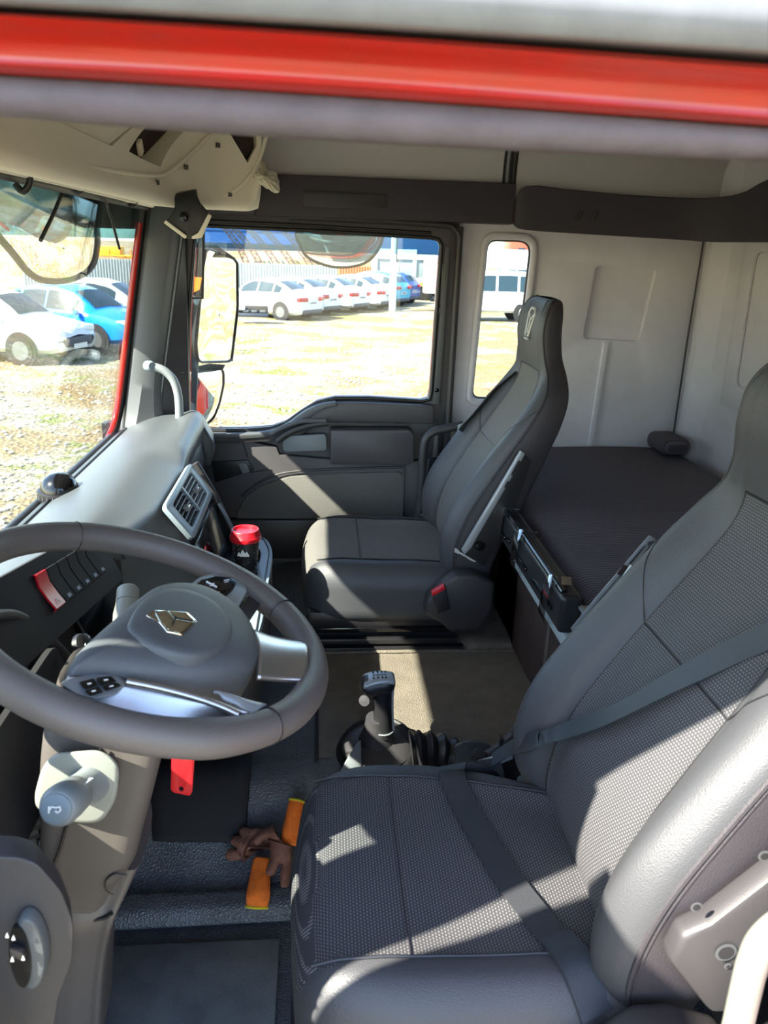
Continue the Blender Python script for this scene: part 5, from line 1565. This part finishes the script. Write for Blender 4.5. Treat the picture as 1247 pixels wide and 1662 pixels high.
# ------------------------------------------------------------------ bunk
bn = empty('bunk', (.95, 1.9, -.75), 'black fabric sleeper bunk mattress across the back of the cab', 'bunk')
V, F = rbox_data((.405, .98, .060), .05, 16, lambda p: np.array((p[0] + .975, p[1] + 1.86, p[2] - .765 + .01 * (1 - (p[0] / .4) ** 2) - .006 * max(0, sin(p[1] * 9 + p[0] * 5)) * (1 if p[2] > 0 else 0))))
submesh('mattress', V, F, lambda f: True, M['bunkcloth'], bn)
for k in range(3):
    pts = [at(*p, Z=-.706) for p in [((980, 866), (1010, 885), (1040, 905), (1062, 922)), ((990, 905), (1020, 925), (1046, 945)), ((1020, 800), (1050, 830), (1075, 852))][k]]
    tube('cover_fold', pts, .006, M['bunkcloth'], bn, spline=12)
pw_ = rbox_data((.055, .085, .032), .028, 6, lambda p: np.array(p) + np.array((1.305, 2.735, -.667)))
o = submesh('bunk_cushion', pw_[0], pw_[1], lambda f: True, M['bunkcloth'], None)
tag(o, 'dark bolster cushion in the rear corner of the bunk', 'cushion')
# front board: black rounded box with ridges, taped, on a grey rail, brown board below
bf = empty('bunk_board', (.55, 1.8, -.8), 'black taped storage board along the bunk front on a grey rail', 'bunk board')
V, F = rbox_data((.024, .295, .045), .012, 6, lambda p: np.array(p) + np.array((.535, 1.745, -.735)))
submesh('board', V, F, lambda f: True, M['black'], bf)
for y0, y1, z in ((1.50, 1.66, -.742), (1.72, 1.84, -.745), (1.90, 1.93, -.742), (1.95, 2.00, -.75)):
    box('ridge', (.508, (y0 + y1) / 2, z), (.008, y1 - y0, .010), M['gloss_black'], bf, bevel=.003)
tube('top_bead', [(.522, 1.47, -.692), (.522, 2.03, -.692)], .008, M['gloss_black'], bf)
box('rail', (.540, 1.56, -.795), (.030, .66, .034), M['rail'], bf, bevel=.003)
box('rail', (.575, 1.34, -.745), (.030, .26, .05), M['rail'], bf, bevel=.003)
box('rail_lip', (.556, 1.34, -.716), (.012, .24, .006), M['satin'], bf, bevel=.001)
for y, w in ((1.515, .045), (1.80, .05), (1.98, .05)):
    c_ = [(.552, -.684), (.519, -.686), (.505, -.70), (.502, -.76), (.506, -.79), (.520, -.815)]
    ribbon('tape', [(x, y + .01 * k, z) for k, (x, z) in enumerate(c_)], (0, 1, 0), w, .0008, M['tape'], bf, spline=20)
box('lower_board', (.60, 1.65, -.975), (.03, 1.30, .33), M['board'], bf)
for y, m in ((1.72, 'column'), (1.55, 'column')):
    box('batten', (.583, y, -.96), (.008, .016, .28), M['column'], bf, bevel=.002)
box('foil_scrap', at(826, 872, X=.52), (.008, .02, .012), M['sticker'], bf, rot=Matrix.Rotation(.6, 3, 'X'))
structure(box('trim_16', (.60, 2.45, -.95), (.03, .78, .38), M['matte_black']))
structure(box('wall_inner', (1.0, 1.6, -1.12), (.75, 2.4, .04), M['matte_black']))
# ------------------------------------------------------------------ outside mirrors
def bulge_mirror(name, outline, n_out, bulge, m, parent, rot=None):
    """convex glass: outline of 3D points, normal n_out, bulge metres"""
    R = catmull(np.array([tuple(p) for p in outline]), 48, True)
    c = R.mean(0); nn = Vector(n_out).normalized()
    secs = []
    for s in (1, .9, .75, .6, .45, .3, .15, .02):
        secs.append([tuple(Vector(c) + (Vector(p) - Vector(c)) * s + nn * bulge * (1 - s * s)) for p in R])
    return grid(name, secs, m, parent, closed_v=True, cap=False)
mm = empty('side_mirror', at(345, 500, Y=3.05), 'tall outside mirror beside the passenger windscreen pillar, larger upper glass', 'mirror', 'passenger side mirrors')
def mirror(parent, pts, Y, tilt, gm='mirror_glass', bulge=.006, depth=.09, housing=True):
    """pts in picture on a plane at Y; tilt turns the pane about its centre towards the cab"""
    P = [at(*p, Y=Y) for p in pts]
    c = sum(P, Vector()) / len(P)
    n = Vector((sin(tilt[0]), -cos(tilt[0]), -tilt[1])).normalized()
    pr = [onplane(*p, c, n) for p in pts]
    if housing:
        back = [c + (p - c) * .88 - n * depth for p in pr]
        ed = [c + (p - c) * 1.03 - n * .004 for p in pr]
        prism('housing', ed, back, M['black'], parent, bevel=.006)
    bulge_mirror(gm, pr, n, bulge, M['mirror'], parent)
    R = catmull(np.array([tuple(p) for p in pr]), 60, True)
    tube('rim', [tuple(Vector(p) + n * .001) for p in R], .005, M['black'], parent, n=6, closed=True)
    return c, n
mirror(mm, rounded([(336, 402), (385, 422), (386, 500), (376, 584), (370, 587), (322, 588), (318, 560), (330, 430)], 10, 3), 3.05, (radians(62), .05))
prism('housing_shell', [at(*p, Y=3.05) for p in ((322, 396), (352, 398), (384, 420), (335, 410))], [at(*p, Y=3.15) for p in ((322, 396), (352, 398), (384, 420), (335, 410))], M['black'], mm, bevel=.004)
m2 = empty('side_mirror', at(340, 640, Y=3.05), 'small wide-angle outside mirror under the tall one at the passenger pillar', 'mirror', 'passenger side mirrors')
mirror(m2, rounded([(316, 604), (340, 602), (362, 598), (363, 622), (356, 655), (346, 680), (330, 692), (318, 688)], 8, 3), 3.05, (radians(55), .15), bulge=.02)
prism('housing_top', [at(*p, Y=3.04) for p in ((312, 596), (340, 590), (366, 592), (362, 600), (340, 604), (314, 608))], [at(*p, Y=3.14) for p in ((312, 596), (340, 590), (366, 592), (362, 600), (340, 604), (314, 608))], M['black'], m2, bevel=.004)
# mirror arm seen through the quarter glass
arm = empty('mirror_arm', (-.5, 2.98, -.3), 'dark mirror arm and housing side behind the quarter glass', 'mirror arm')
prism('arm_post', [at(*p, Y=2.95) for p in ((300, 395), (330, 380), (326, 520), (318, 690), (296, 690), (292, 520))], [at(*p, Y=3.02) for p in ((300, 395), (330, 380), (326, 520), (318, 690), (296, 690), (292, 520))], M['arm'], arm, bevel=.01)
prism('marker', [at(*p, Y=2.94) for p in ((303, 450), (328, 450), (324, 470), (312, 476), (302, 468))], [at(*p, Y=2.95) for p in ((303, 450), (328, 450), (324, 470), (312, 476), (302, 468))], M['machine'], arm)
tube('arm_tube', [at(*p, Y=3.0) for p in ((298, 540), (330, 535))], .02, M['black'], arm)
km = empty('kerb_mirror', at(550, 400, Y=3.05), 'rounded kerb mirror hanging above the passenger window', 'mirror')
mirror(km, [(484, 374), (488, 400), (500, 418), (530, 431), (560, 434), (590, 428), (610, 412), (622, 385), (618, 368), (550, 366)], 3.02, (radians(8), .45), bulge=.03)
prism('mirror_bracket', [at(*p, Y=2.93) for p in ((520, 368), (546, 369), (544, 384), (540, 390), (526, 389), (521, 382))], [at(*p, Y=3.0) for p in ((520, 368), (546, 369), (544, 384), (540, 390), (526, 389), (521, 382))], M['black'], km, bevel=.003)
fm_ = empty('front_mirror', at(90, 400, X=-.9), 'large convex front mirror hanging outside the windscreen', 'mirror')
def fpt(px, py): return at(px, py, X=-.88)
pts = [(-30, 322), (60, 316), (120, 326), (148, 346), (158, 384), (150, 430), (120, 452), (80, 456), (50, 445), (20, 410), (-20, 360)]
P = [fpt(*p) for p in pts]
c = sum(P, Vector()) / len(P)
fn_ = Vector((.80, -.25, -.50)).normalized()
pr = [onplane(*p, c, fn_) for p in pts]
bulge_mirror('mirror_glass', pr, fn_, .05, M['mirror'], fm_)
R = catmull(np.array([tuple(p) for p in pr]), 60, True)
tube('rim', R, .012, M['truckdark'], fm_, n=8, closed=True)
prism('housing', [c + (p - c) * 1.02 - fn_ * .01 for p in pr], [c + (p - c) * .7 - fn_ * .10 for p in pr], M['black'], fm_, bevel=.01)
tube('mirror_stay', [fpt(115, 318) + Vector((.02, 0, 0)), fpt(140, 260)], .012, M['black'], fm_)

# ------------------------------------------------------------------ cars
def make_car(name, label, paint, kind='sedan', group=None):
    """heading +X, origin on the ground at the middle of the rear bumper; L about 4.4"""
    t = empty(name, (0, 0, 0), label, 'car', group)
    L = 4.4
    Wd = .87
    # stations: x, half width, sill z, belt z, roof z, roof half width, (hood/boot height when there is no roof)
    if kind == 'sedan':
        S = [(0, .70, .38, .86, .86, .55), (.06, .80, .26, .98, 1.0, .62), (.30, .85, .22, 1.0, 1.06, .64), (.62, .87, .22, 1.0, 1.10, .60), (.95, .87, .22, .99, 1.28, .56), (1.35, .87, .20, .98, 1.44, .56), (1.9, .87, .20, .97, 1.50, .58), (2.4, .87, .20, .96, 1.47, .57), (2.75, .87, .20, .95, 1.33, .57), (3.15, .86, .20, .94, 1.05, .62), (3.3, .86, .20, .93, .98, .66), (3.7, .85, .22, .86, .92, .62), (4.1, .80, .24, .76, .82, .55), (4.32, .70, .28, .66, .70, .45), (4.4, .55, .40, .58, .60, .35)]
    elif kind == 'hatch':
        S = [(0, .70, .38, .90, .92, .55), (.08, .80, .30, 1.02, 1.12, .60), (.35, .85, .26, 1.05, 1.40, .56), (.8, .87, .26, 1.05, 1.54, .56), (1.4, .87, .26, 1.02, 1.60, .58), (2.0, .87, .26, 1.0, 1.60, .58), (2.5, .87, .26, .99, 1.48, .57), (2.9, .87, .26, .98, 1.24, .60), (3.15, .86, .26, .97, 1.05, .66), (3.6, .85, .26, .92, .98, .62), (3.95, .82, .28, .84, .90, .55), (4.15, .74, .32, .72, .76, .45), (4.22, .6, .42, .62, .64, .36)]
    else:  # van / off-roader, boxy
        S = [(0, .78, .45, 1.1, 1.3, .70), (.05, .85, .40, 1.15, 1.85, .72), (.3, .88, .38, 1.15, 1.95, .72), (1.5, .88, .38, 1.15, 1.98, .73), (2.5, .88, .38, 1.15, 1.96, .73), (2.85, .88, .38, 1.14, 1.85, .72), (3.2, .88, .38, 1.12, 1.25, .74), (3.6, .87, .38, 1.08, 1.16, .74), (4.0, .85, .42, 1.0, 1.08, .70), (4.1, .8, .5, .9, .95, .6)]
    xs = np.array([s[0] for s in S]); Q = np.array(S)
    def sec(x): return [float(np.interp(x, xs, Q[:, k])) for k in range(1, 6)]
    def ctrl(x):
        w, zs, zb, zr, wr = sec(x)
        return [(0, zs + .02), (w * .82, zs), (w * .97, zs + .10), (w, (zs + zb) / 2 + .05), (w * .99, zb - .10), (w * .955, zb), (wr, zr - .03), (wr * .8, zr), (0, zr + .03)]
    X = np.unique(np.concatenate([np.linspace(0, xs[-1], 40), xs]))
    G = []
    for x in X:
        c = ctrl(x)
        h = [(x, y, z) for y, z in c]
        G.append([(x, -y, z) for x_, y, z in h[::-1]][:-1] + h[0:])
    G = np.array([[(p[0], p[1], p[2]) for p in r] for r in G])
    G = np.array([np.array(r) for r in G])
    grid('body', G, paint, t, closed_v=False, angle=35)
    grid('body_end', [G[0], [(0, 0, .6)] * G.shape[1]], paint, t)
    # surface point: side parameter between belt and roof
    def side(x, f, s, e=.012):
        w, zs, zb, zr, wr = sec(x)
        a, b = Vector((x, w * .955, zb)), Vector((x, wr, zr - .03))
        p = a.lerp(b, f); p.y += e
        return Vector((p.x, p.y * s, p.z + e * .4))
    def topc(x, v, e=.012):
        w, zs, zb, zr, wr = sec(x)
        z = zr + .03 - .03 * abs(v) - .0
        return Vector((x, wr * v * .96, z + e))
    def patch(nm, fn, us, vs, m):
        return grid(nm, [[tuple(fn(u, v)) for v in vs] for u in us], m, t)
    wins = {'sedan': [(.98, 1.30), (1.36, 2.02), (2.10, 2.86)], 'hatch': [(.45, .85), (.95, 1.7), (1.78, 2.72)], 'van': [(.2, 1.1), (1.2, 2.0), (2.1, 2.95)]}[kind]
    for s in (-1, 1):
        for k, (a, b) in enumerate(wins):
            us = np.linspace(a, b, 8)
            def lim(x):
                w, zs, zb, zr, wr = sec(x)
                return max(.05, min(.86, (zr - .09 - zb) / max(.02, (zr - .03 - zb))))
            grid('side_window', [[tuple(side(x, f * lim(x), s)) for f in (.10, .5, 1.0)] for x in us], M['carglass'], t)
    rear = {'sedan': (.66, 1.24), 'hatch': (.10, .36), 'van': (.02, .055)}[kind]
    front = {'sedan': (2.52, 3.2), 'hatch': (2.5, 3.1), 'van': (2.86, 3.18)}[kind]
    patch('rear_window', topc, np.linspace(rear[0], rear[1], 6), np.linspace(-.86, .86, 7), M['carglass'])
    patch('windscreen', topc, np.linspace(front[0], front[1], 6), np.linspace(-.88, .88, 7), M['carglass'])
    r = {'sedan': .31, 'hatch': .33, 'van': .37}[kind]
    for x in ({'sedan': (.92, 3.54), 'hatch': (.72, 3.3), 'van': (.85, 3.25)}[kind]):
        for s in (-1, 1):
            yw = s * (Wd - .07)
            w = lathe('wheel', [(r * .55, -.09), (r * .95, -.09), (r, -.05), (r, .05), (r * .95, .085), (r * .66, .088)], (x, yw, r), (0, s, 0), M['tyre'], t, n=28)
            lathe('rim', [(r * .66, .086), (r * .63, .096), (r * .5, .092), (r * .2, .10), (.0, .102)], (x, yw, r), (0, s, 0), M['hubcap'], w, n=20)
            lathe('wheel_arch', [(r * 1.02, -.02), (r * 1.22, -.02), (r * 1.22, .0), (r * 1.02, .0)], (x, s * (Wd + .004), r + .02), (0, s, 0), M['tyre'], t, n=28)
    zt = {'sedan': .80, 'hatch': .92, 'van': .95}[kind]
    for s in (-1, 1):
        box('tail_lamp', (.07, s * .62, zt), (.20, .46, .15), M['lamp_red'], t, rot=Matrix.Rotation(s * -.28, 3, 'Z'), bevel=.02)
        xl = xs[-1]
        box('head_lamp', (xl - .22, s * .60, .66 if kind == 'sedan' else .78), (.34, .30, .14), M['headlamp'], t, rot=Matrix.Rotation(s * -.45, 3, 'Z'), bevel=.03)
        box('door_mirror', (front[1] - .25, s * .95, 1.0 if kind != 'van' else 1.2), (.10, .16, .12), paint, t, bevel=.03)
    box('rear_bumper', (.04, 0, .34), (.12, 1.3, .16), M['truckdark'], t, bevel=.03)
    box('number_plate', (.0, 0, .66), (.05, .52, .12), M['pole'], t)
    mk = MB()
    for k in range(7): mk.box((-.03, -.2 + .065 * k, .66), (.01, .03, .06 if k % 3 else .04))
    mk.make('plate_marks', M['truckdark'], t, smooth=False)
    xl = xs[-1]
    box('grille', (xl - .03, 0, .46 if kind == 'sedan' else .52), (.12, .95, .22), M['truckdark'], t, bevel=.03)
    box('front_plate', (xl + .03, 0, .42), (.02, .5, .11), M['pole'], t)
    return t
def place(t, px, py, heading_deg, dx=0):
    v = at(px, py, Z=GZ)
    t.location = v
    t.rotation_euler = (0, 0, radians(heading_deg))
    return t
# white sedans in a slanted row, tails towards us
HD = 180 - 33
def gxy(px, Y):
    a, b = at(px, 480, Y=Y), at(px, 520, Y=Y)
    f = (GZ - a.z) / (b.z - a.z)
    q = a.lerp(b, f); return Vector((q.x, Y, GZ))
def placeY(t, px, Y, deg):
    t.location = gxy(px, Y); t.rotation_euler = (0, 0, radians(deg))
first = make_car('parked_car', 'nearest white sedan, whole left side in view, by the black front clip', M['carwhite'], 'sedan', 'white sedans parked in a row')
placeY(first, 508, 30.9, HD)
lab = ['second white sedan of the row, its tail showing behind the nearest one', 'third white sedan of the row, left of the middle of the window', 'last white sedan of the row, next to the concrete pole']
for k, (px, py) in enumerate(((541, 33.1), (588, 35.1), (630, 37.1))):
    c = copy_tree(first); c['label'] = lab[k]
    placeY(c, px, py, HD)
b1 = make_car('parked_car', 'teal hatchback behind the last white sedan', M['carteal'], 'hatch'); placeY(b1, 655, 39.3, HD)
b2 = make_car('parked_car', 'navy blue car standing between the pole and the lorry wheel', M['carnavy'], 'hatch'); placeY(b2, 672, 41.2, HD)
w1 = make_car('parked_car', 'white crossover seen through the windscreen, front towards the right', M['carwhite'], 'hatch'); 
bb = make_car('parked_car', 'bright blue hatchback seen through the windscreen', M['carblue'], 'hatch')
w2_ = copy_tree(w1); w2_['label'] = 'white car behind the blue hatchback near the pillar'
hd1 = -12
# front wheel of the crossover sits at picture (42, 592)
def place_by(t, px, py, local, deg):
    v = at(px, py, Z=GZ)
    a = radians(deg)
    t.rotation_euler = (0, 0, a)
    t.location = v - Vector((local[0] * cos(a) - local[1] * sin(a), local[0] * sin(a) + local[1] * cos(a), 0))
place_by(w1, 40, 593, (3.3, -.80), -18)
place_by(bb, 160, 574, (3.3, -.80), -24)
place_by(w2_, 205, 545, (3.0, -.8), -10)
van = make_car('parked_car', 'white boxy van seen through the slim sleeper window', M['carwhite'], 'van')
place_by(van, 849, 524, (.85, .80), 180)
van2 = copy_tree(van); van2['label'] = 'white van farther back, above the boxy van in the slim window'
place_by(van2, 870, 496, (.85, .80), 180)
# black front clip lying before the nearest sedan
fc = empty('car_front_clip', at(410, 524, Z=GZ), 'black detached car front end lying before the nearest white sedan', 'car part')
o_ = at(410, 524, Z=GZ)
box('clip_frame', o_ + Vector((0, 0, .42)), (1.15, .5, .38), M['tyre'], fc, bevel=.06)
box('clip_bumper', o_ + Vector((0, -.25, .30)), (1.2, .12, .14), M['truckdark'], fc, bevel=.03)
box('clip_lamp', o_ + Vector((-.40, -.26, .55)), (.34, .12, .16), M['headlamp'], fc, bevel=.03)
for s in (-.2, .1, .4): box('clip_slot', o_ + Vector((s, -.255, .44)), (.2, .06, .08), M['hubcap'], fc, bevel=.01)
tag(fc, None)
# ------------------------------------------------------------------ sheet-metal fence, grey then orange
def fence(name, label, p0, p1, h, m, n):
    t = empty(name, p0, label, 'fence')
    d = (p1 - p0) / n
    nn = Vector((d.y, -d.x, 0)).normalized()
    for k in range(n):
        a = p0 + d * k
        pts = []
        for j, f in enumerate((0, .25, .35, .65, .75, 1.0)):
            q = a + d * f + nn * (.05 if j in (2, 3) else 0)
            pts.append(q)
        grid('fence_sheet', [[tuple(q), tuple(q + Vector((0, 0, h)))] for q in pts], m, t, angle=20)
    return t
fa, fb, fc2 = at(-200, 478, Z=GZ), at(545, 475, Z=GZ), at(607, 476, Z=GZ)
Yf = 48.0
def fxy(px): 
    v = at(px, 470, Y=Yf); return Vector((v.x, Yf, GZ))
hF = at(470, 429, Y=Yf).z - GZ
fence('sheet_fence', 'grey corrugated sheet fence behind the parked cars', fxy(40), fxy(548), hF, M['fence'], 110)
fence('sheet_fence', 'short orange stretch at the right end of the sheet fence', fxy(549), fxy(606), hF, M['fence_orange'], 13)
# bank of bare earth behind the fence
G = []
for y, z in ((48.6, GZ), (51, GZ + 1.7), (58, GZ + 2.2), (72, GZ + 2.3), (110, GZ + 2.4)):
    G.append([(x, y, z + .12 * sin(x * .3 + y)) for x in np.linspace(-50, 30, 40)])
structure(grid('ground_bank', G, M['ground']))
# lattice booms leaning over the bank, blue sheeted load behind
names = ['leftmost', 'second from the left', 'middle', 'fourth from the left', 'rightmost']
for k in range(5):
    bx, by = (402, 424, 450, 476, 504)[k], 430
    tx, ty = (362, 376, 398, 422, 452)[k], 366
    Yb = 49.6
    A = at(bx, by, Y=Yb); B = at(tx, ty, Y=Yb + 1.5); Mi = at((bx * .46 + tx * .54) + 6, (by + ty) / 2, Y=Yb + .4)
    pth = catmull(np.array([A, Mi, B]), 12)
    t = empty('lattice_boom', A, 'rusty lattice boom curving up behind the grey fence, %s of five' % names[k], 'boom', 'lattice booms')
    wv_ = Vector((.17, 0, 0))
    for s in (-1, 1):
        tube('chord', [tuple(Vector(p) + wv_ * s) for p in pth], .045, M['lattice'], t, n=5)
    mb = MB()
    for i in range(11):
        a, b = Vector(pth[i]), Vector(pth[i + 1])
        s = 1 if i % 2 else -1
        mb.tube([a + wv_ * s, b - wv_ * s], .03, 4)
        mb.tube([a - wv_, a + wv_], .03, 4)
    mb.make('lacing', M['lattice'], t)
bt = empty('blue_tarp_load', at(450, 385, Y=60), 'long blue sheeted load on the bank at the window top', 'load')
a, b = at(300, 392, Y=60), at(560, 406, Y=60)
prism('tarp', [Vector((a.x, 60, a.z)), Vector((b.x, 60, a.z)), Vector((b.x, 60, 2.6)), Vector((b.x - .5, 60.5, 3.0)), Vector((a.x, 60.5, 3.0))], [Vector((a.x, 64, a.z)), Vector((b.x, 64, a.z)), Vector((b.x, 64, 2.6)), Vector((b.x - .5, 63.5, 3.0)), Vector((a.x, 63.5, 3.0))], M['bluecover'], bt)
for z in (1.0, 1.8): box('strap', ((a.x + b.x) / 2, 59.97, z), (abs(b.x - a.x), .06, .08), M['pole'], bt)
box('load_bed', ((a.x + b.x) / 2, 62, a.z - .5), (abs(b.x - a.x), 4, 1.0), M['truckdark'], bt)
# orange and yellow machine beyond the left fence
mc = empty('yard_machine', at(182, 425, Y=52), 'orange and yellow machine beyond the fence at the windscreen edge', 'machine')
q = at(182, 420, Y=52)
box('machine_body', q + Vector((0, 0, -.2)), (2.6, 1.5, .8), M['machine'], mc, bevel=.05)
box('machine_deck', q + Vector((-.2, -.1, .5)), (1.8, 1.2, .5), M['machine_yellow'], mc, bevel=.05)
for k in range(5): 
    tube('machine_bar', [q + Vector((-1.3 + .65 * k, -.9, -1.5)), q + Vector((-1.2 + .65 * k, -.9, .6))], .05, M['machine'], mc, n=6)
tube('machine_rail', [q + Vector((-1.6, -.9, .25)), q + Vector((1.6, -.9, .2))], .05, M['machine_yellow'], mc, n=6)
box('machine_skid', q + Vector((0, 0, -2.2)), (2.8, 1.6, 3.0), M['truckdark'], mc)
# ------------------------------------------------------------------ concrete pole
pp = empty('concrete_pole', at(637, 505, Z=GZ), 'white concrete pole standing before the lorry', 'pole')
pb_ = at(637, 505, Z=GZ)
tube('pole_shaft', [pb_, pb_ + Vector((0, 0, 3.2)), pb_ + Vector((0, 0, 6.5))], [.16, .15, .13], M['pole'], pp, n=12)
box('meter_box', pb_ + Vector((.12, -.20, 1.95)), (.22, .16, .40), M['lightgrey'], pp, bevel=.02)
tube('cable', [pb_ + Vector((.12, -.16, 2.1)), pb_ + Vector((.10, -.16, 3.4)), pb_ + Vector((.12, -.16, 5.5))], .025, M['tyre'], pp, n=6)
# ------------------------------------------------------------------ dump lorry with panelled grey body
lw = gxy(690, 44.6)
ly = lw.y
lo = empty('dump_lorry', lw, 'grey dump lorry with yellow stripe behind the concrete pole', 'lorry')
X0, X1 = at(606, 470, Y=ly).x, lw.x + 1.6
zt, zb_ = at(650, 418, Y=ly).z, at(650, 452, Y=ly).z
box('tipper_body', ((X0 + X1) / 2, ly + 1.2, (zt + zb_) / 2), (X1 - X0, 2.3, zt - zb_), M['truckgrey'], lo, bevel=.04)
for k in range(5):
    x = X0 + .1 + k * (X1 - X0 - .2) / 4
    box('body_rib', (x, ly + .02, (zt + zb_) / 2), (.22, .14, zt - zb_ + .1), M['fence'], lo, bevel=.02)
box('body_top_rail', ((X0 + X1) / 2, ly + .02, zt + .05), (X1 - X0, .16, .28), M['pole'], lo, bevel=.02)
box('body_floor_rail', ((X0 + X1) / 2, ly + .02, zb_ - .08), (X1 - X0, .16, .24), M['pole'], lo, bevel=.02)
box('stripe', ((X0 + X1) / 2, ly, zb_ - .30), (X1 - X0, .16, .14), M['truckyellow'], lo)
box('chassis', ((X0 + X1) / 2, ly + 1.2, zb_ - .65), (X1 - X0, 1.2, .5), M['truckdark'], lo)
box('upper_tarp', ((X0 + X1) / 2, ly + 1.2, zt + .95), (X1 - X0, 2.2, 1.5), M['truckblue'], lo, bevel=.1)
box('name_board', ((X0 + lw.x) / 2 - .2, ly + .05, zt + .30), (2.2, .08, .26), M['white'], lo)
for dx in (0, -4.0, 1.3):
    w = lathe('wheel', [(.30, -.15), (.52, -.15), (.55, -.10), (.55, .10), (.52, .15), (.36, .16)], (lw.x + dx, ly + .15, GZ + .55), (0, -1, 0), M['tyre'], lo, n=28)
    lathe('wheel_hub', [(.36, .155), (.33, .17), (.2, .175), (.12, .24), (0, .25)], (lw.x + dx, ly + .15, GZ + .55), (0, -1, 0), M['truckgrey'], w, n=20)
wb = empty('white_box_body', at(702, 480, Y=ly - 1.5), 'tall white box body before the lorry at the window edge', 'box body')
a, b = at(692, 416, Y=ly - 1.2), at(716, 477, Y=ly - 1.2)
box('box_shell', ((a.x + b.x + .4) / 2, ly - .7, (a.z + b.z) / 2), (b.x - a.x + .4, .9, a.z - b.z), M['carwhite'], wb, bevel=.03)
for s in (0, .5): box('box_leg', ((a.x + b.x) / 2 + s, ly - .7, (b.z + GZ) / 2), (.12, .12, b.z - GZ), M['truckdark'], wb)
# lorries seen through the slim window
wt = empty('white_lorry', at(825, 470, Y=52), 'white box lorry behind the van in the slim window', 'lorry')
a, b = at(800, 404, Y=52), at(856, 452, Y=52)
box('lorry_box', ((a.x + b.x) / 2 - .2, 53.2, (a.z + b.z) / 2), (b.x - a.x + 2, 2.4, a.z - b.z), M['carwhite'], wt, bevel=.05)
box('lorry_chassis', ((a.x + b.x) / 2, 53.2, (b.z + GZ + .6) / 2), (b.x - a.x + 1, 1.6, b.z - GZ - .4), M['truckdark'], wt)
for dx in (-1.5, 1.5): lathe('wheel', [(.2, -.1), (.48, -.1), (.5, .1), (.2, .12)], ((a.x + b.x) / 2 + dx, 52.1, GZ + .5), (0, -1, 0), M['tyre'], wt, n=20)
rt = empty('red_lorry', at(860, 440, Y=58), 'red lorry cab at the top of the slim window', 'lorry')
a, b = at(826, 388, Y=58), at(886, 440, Y=58)
box('lorry_cab', ((a.x + b.x) / 2 + .3, 59, (a.z + b.z) / 2), (b.x - a.x + .4, 2.2, a.z - b.z), M['truckred'], rt, bevel=.15)
for k, (p0, p1) in enumerate((((842, 402), (852, 424)), ((857, 402), (866, 424)))):
    u, v = at(*p0, Y=57.85), at(*p1, Y=57.85)
    box('cab_window', ((u.x + v.x) / 2, 57.88, (u.z + v.z) / 2), (v.x - u.x, .06, u.z - v.z), M['carglass'], rt, bevel=.02)
box('lorry_base', ((a.x + b.x) / 2 + .3, 59, (b.z + GZ) / 2 + .2), (b.x - a.x, 2, b.z - GZ - .4), M['truckdark'], rt)
for dx in (-.7, 1.2): lathe('wheel', [(.2, -.1), (.48, -.1), (.5, .1), (.2, .12)], ((a.x + b.x) / 2 + dx, 57.9, GZ + .5), (0, -1, 0), M['tyre'], rt, n=20)
# ------------------------------------------------------------------ loose stones on the yard near the truck
rs = np.random.RandomState(7)
def stones():
    ico = bmesh.new(); bmesh.ops.create_icosphere(ico, subdivisions=1, radius=1)
    bv = np.array([v.co for v in ico.verts]); bf = np.array([[v.index for v in f.verts] for f in ico.faces]); ico.free()
    n = 9000
    y = 4.0 + 22 * rs.rand(n) ** 1.6
    x = (-.55 + .75 * rs.rand(n)) * y
    s = .012 + .035 * rs.rand(n) ** 3
    a = rs.rand(n) * 2 * pi
    V = []; F = []
    sc = np.stack([s * (.8 + .6 * rs.rand(n)), s * (.8 + .6 * rs.rand(n)), s * .6], 1)
    c, sn = np.cos(a), np.sin(a)
    P = bv[None] * sc[:, None]
    Q = P.copy(); Q[..., 0] = P[..., 0] * c[:, None] - P[..., 1] * sn[:, None]; Q[..., 1] = P[..., 0] * sn[:, None] + P[..., 1] * c[:, None]
    Q += np.stack([x, y, np.full(n, GZ + .01)], 1)[:, None]
    F = (bf[None] + (np.arange(n) * len(bv))[:, None, None]).reshape(-1, 3)
    me = bpy.data.meshes.new('gravel'); me.from_pydata(Q.reshape(-1, 3).tolist(), [], F.tolist())
    me.materials.append(M['stone'])
    o = bpy.data.objects.new('gravel', me); COL.objects.link(o)
    tag(o, 'loose pale gravel stones scattered over the yard', 'gravel', kind='stuff')
M['stone'] = mat('pale_stone', srgb(190, 182, 164), .9, col2=srgb(140, 128, 110), vscale=9)
stones()
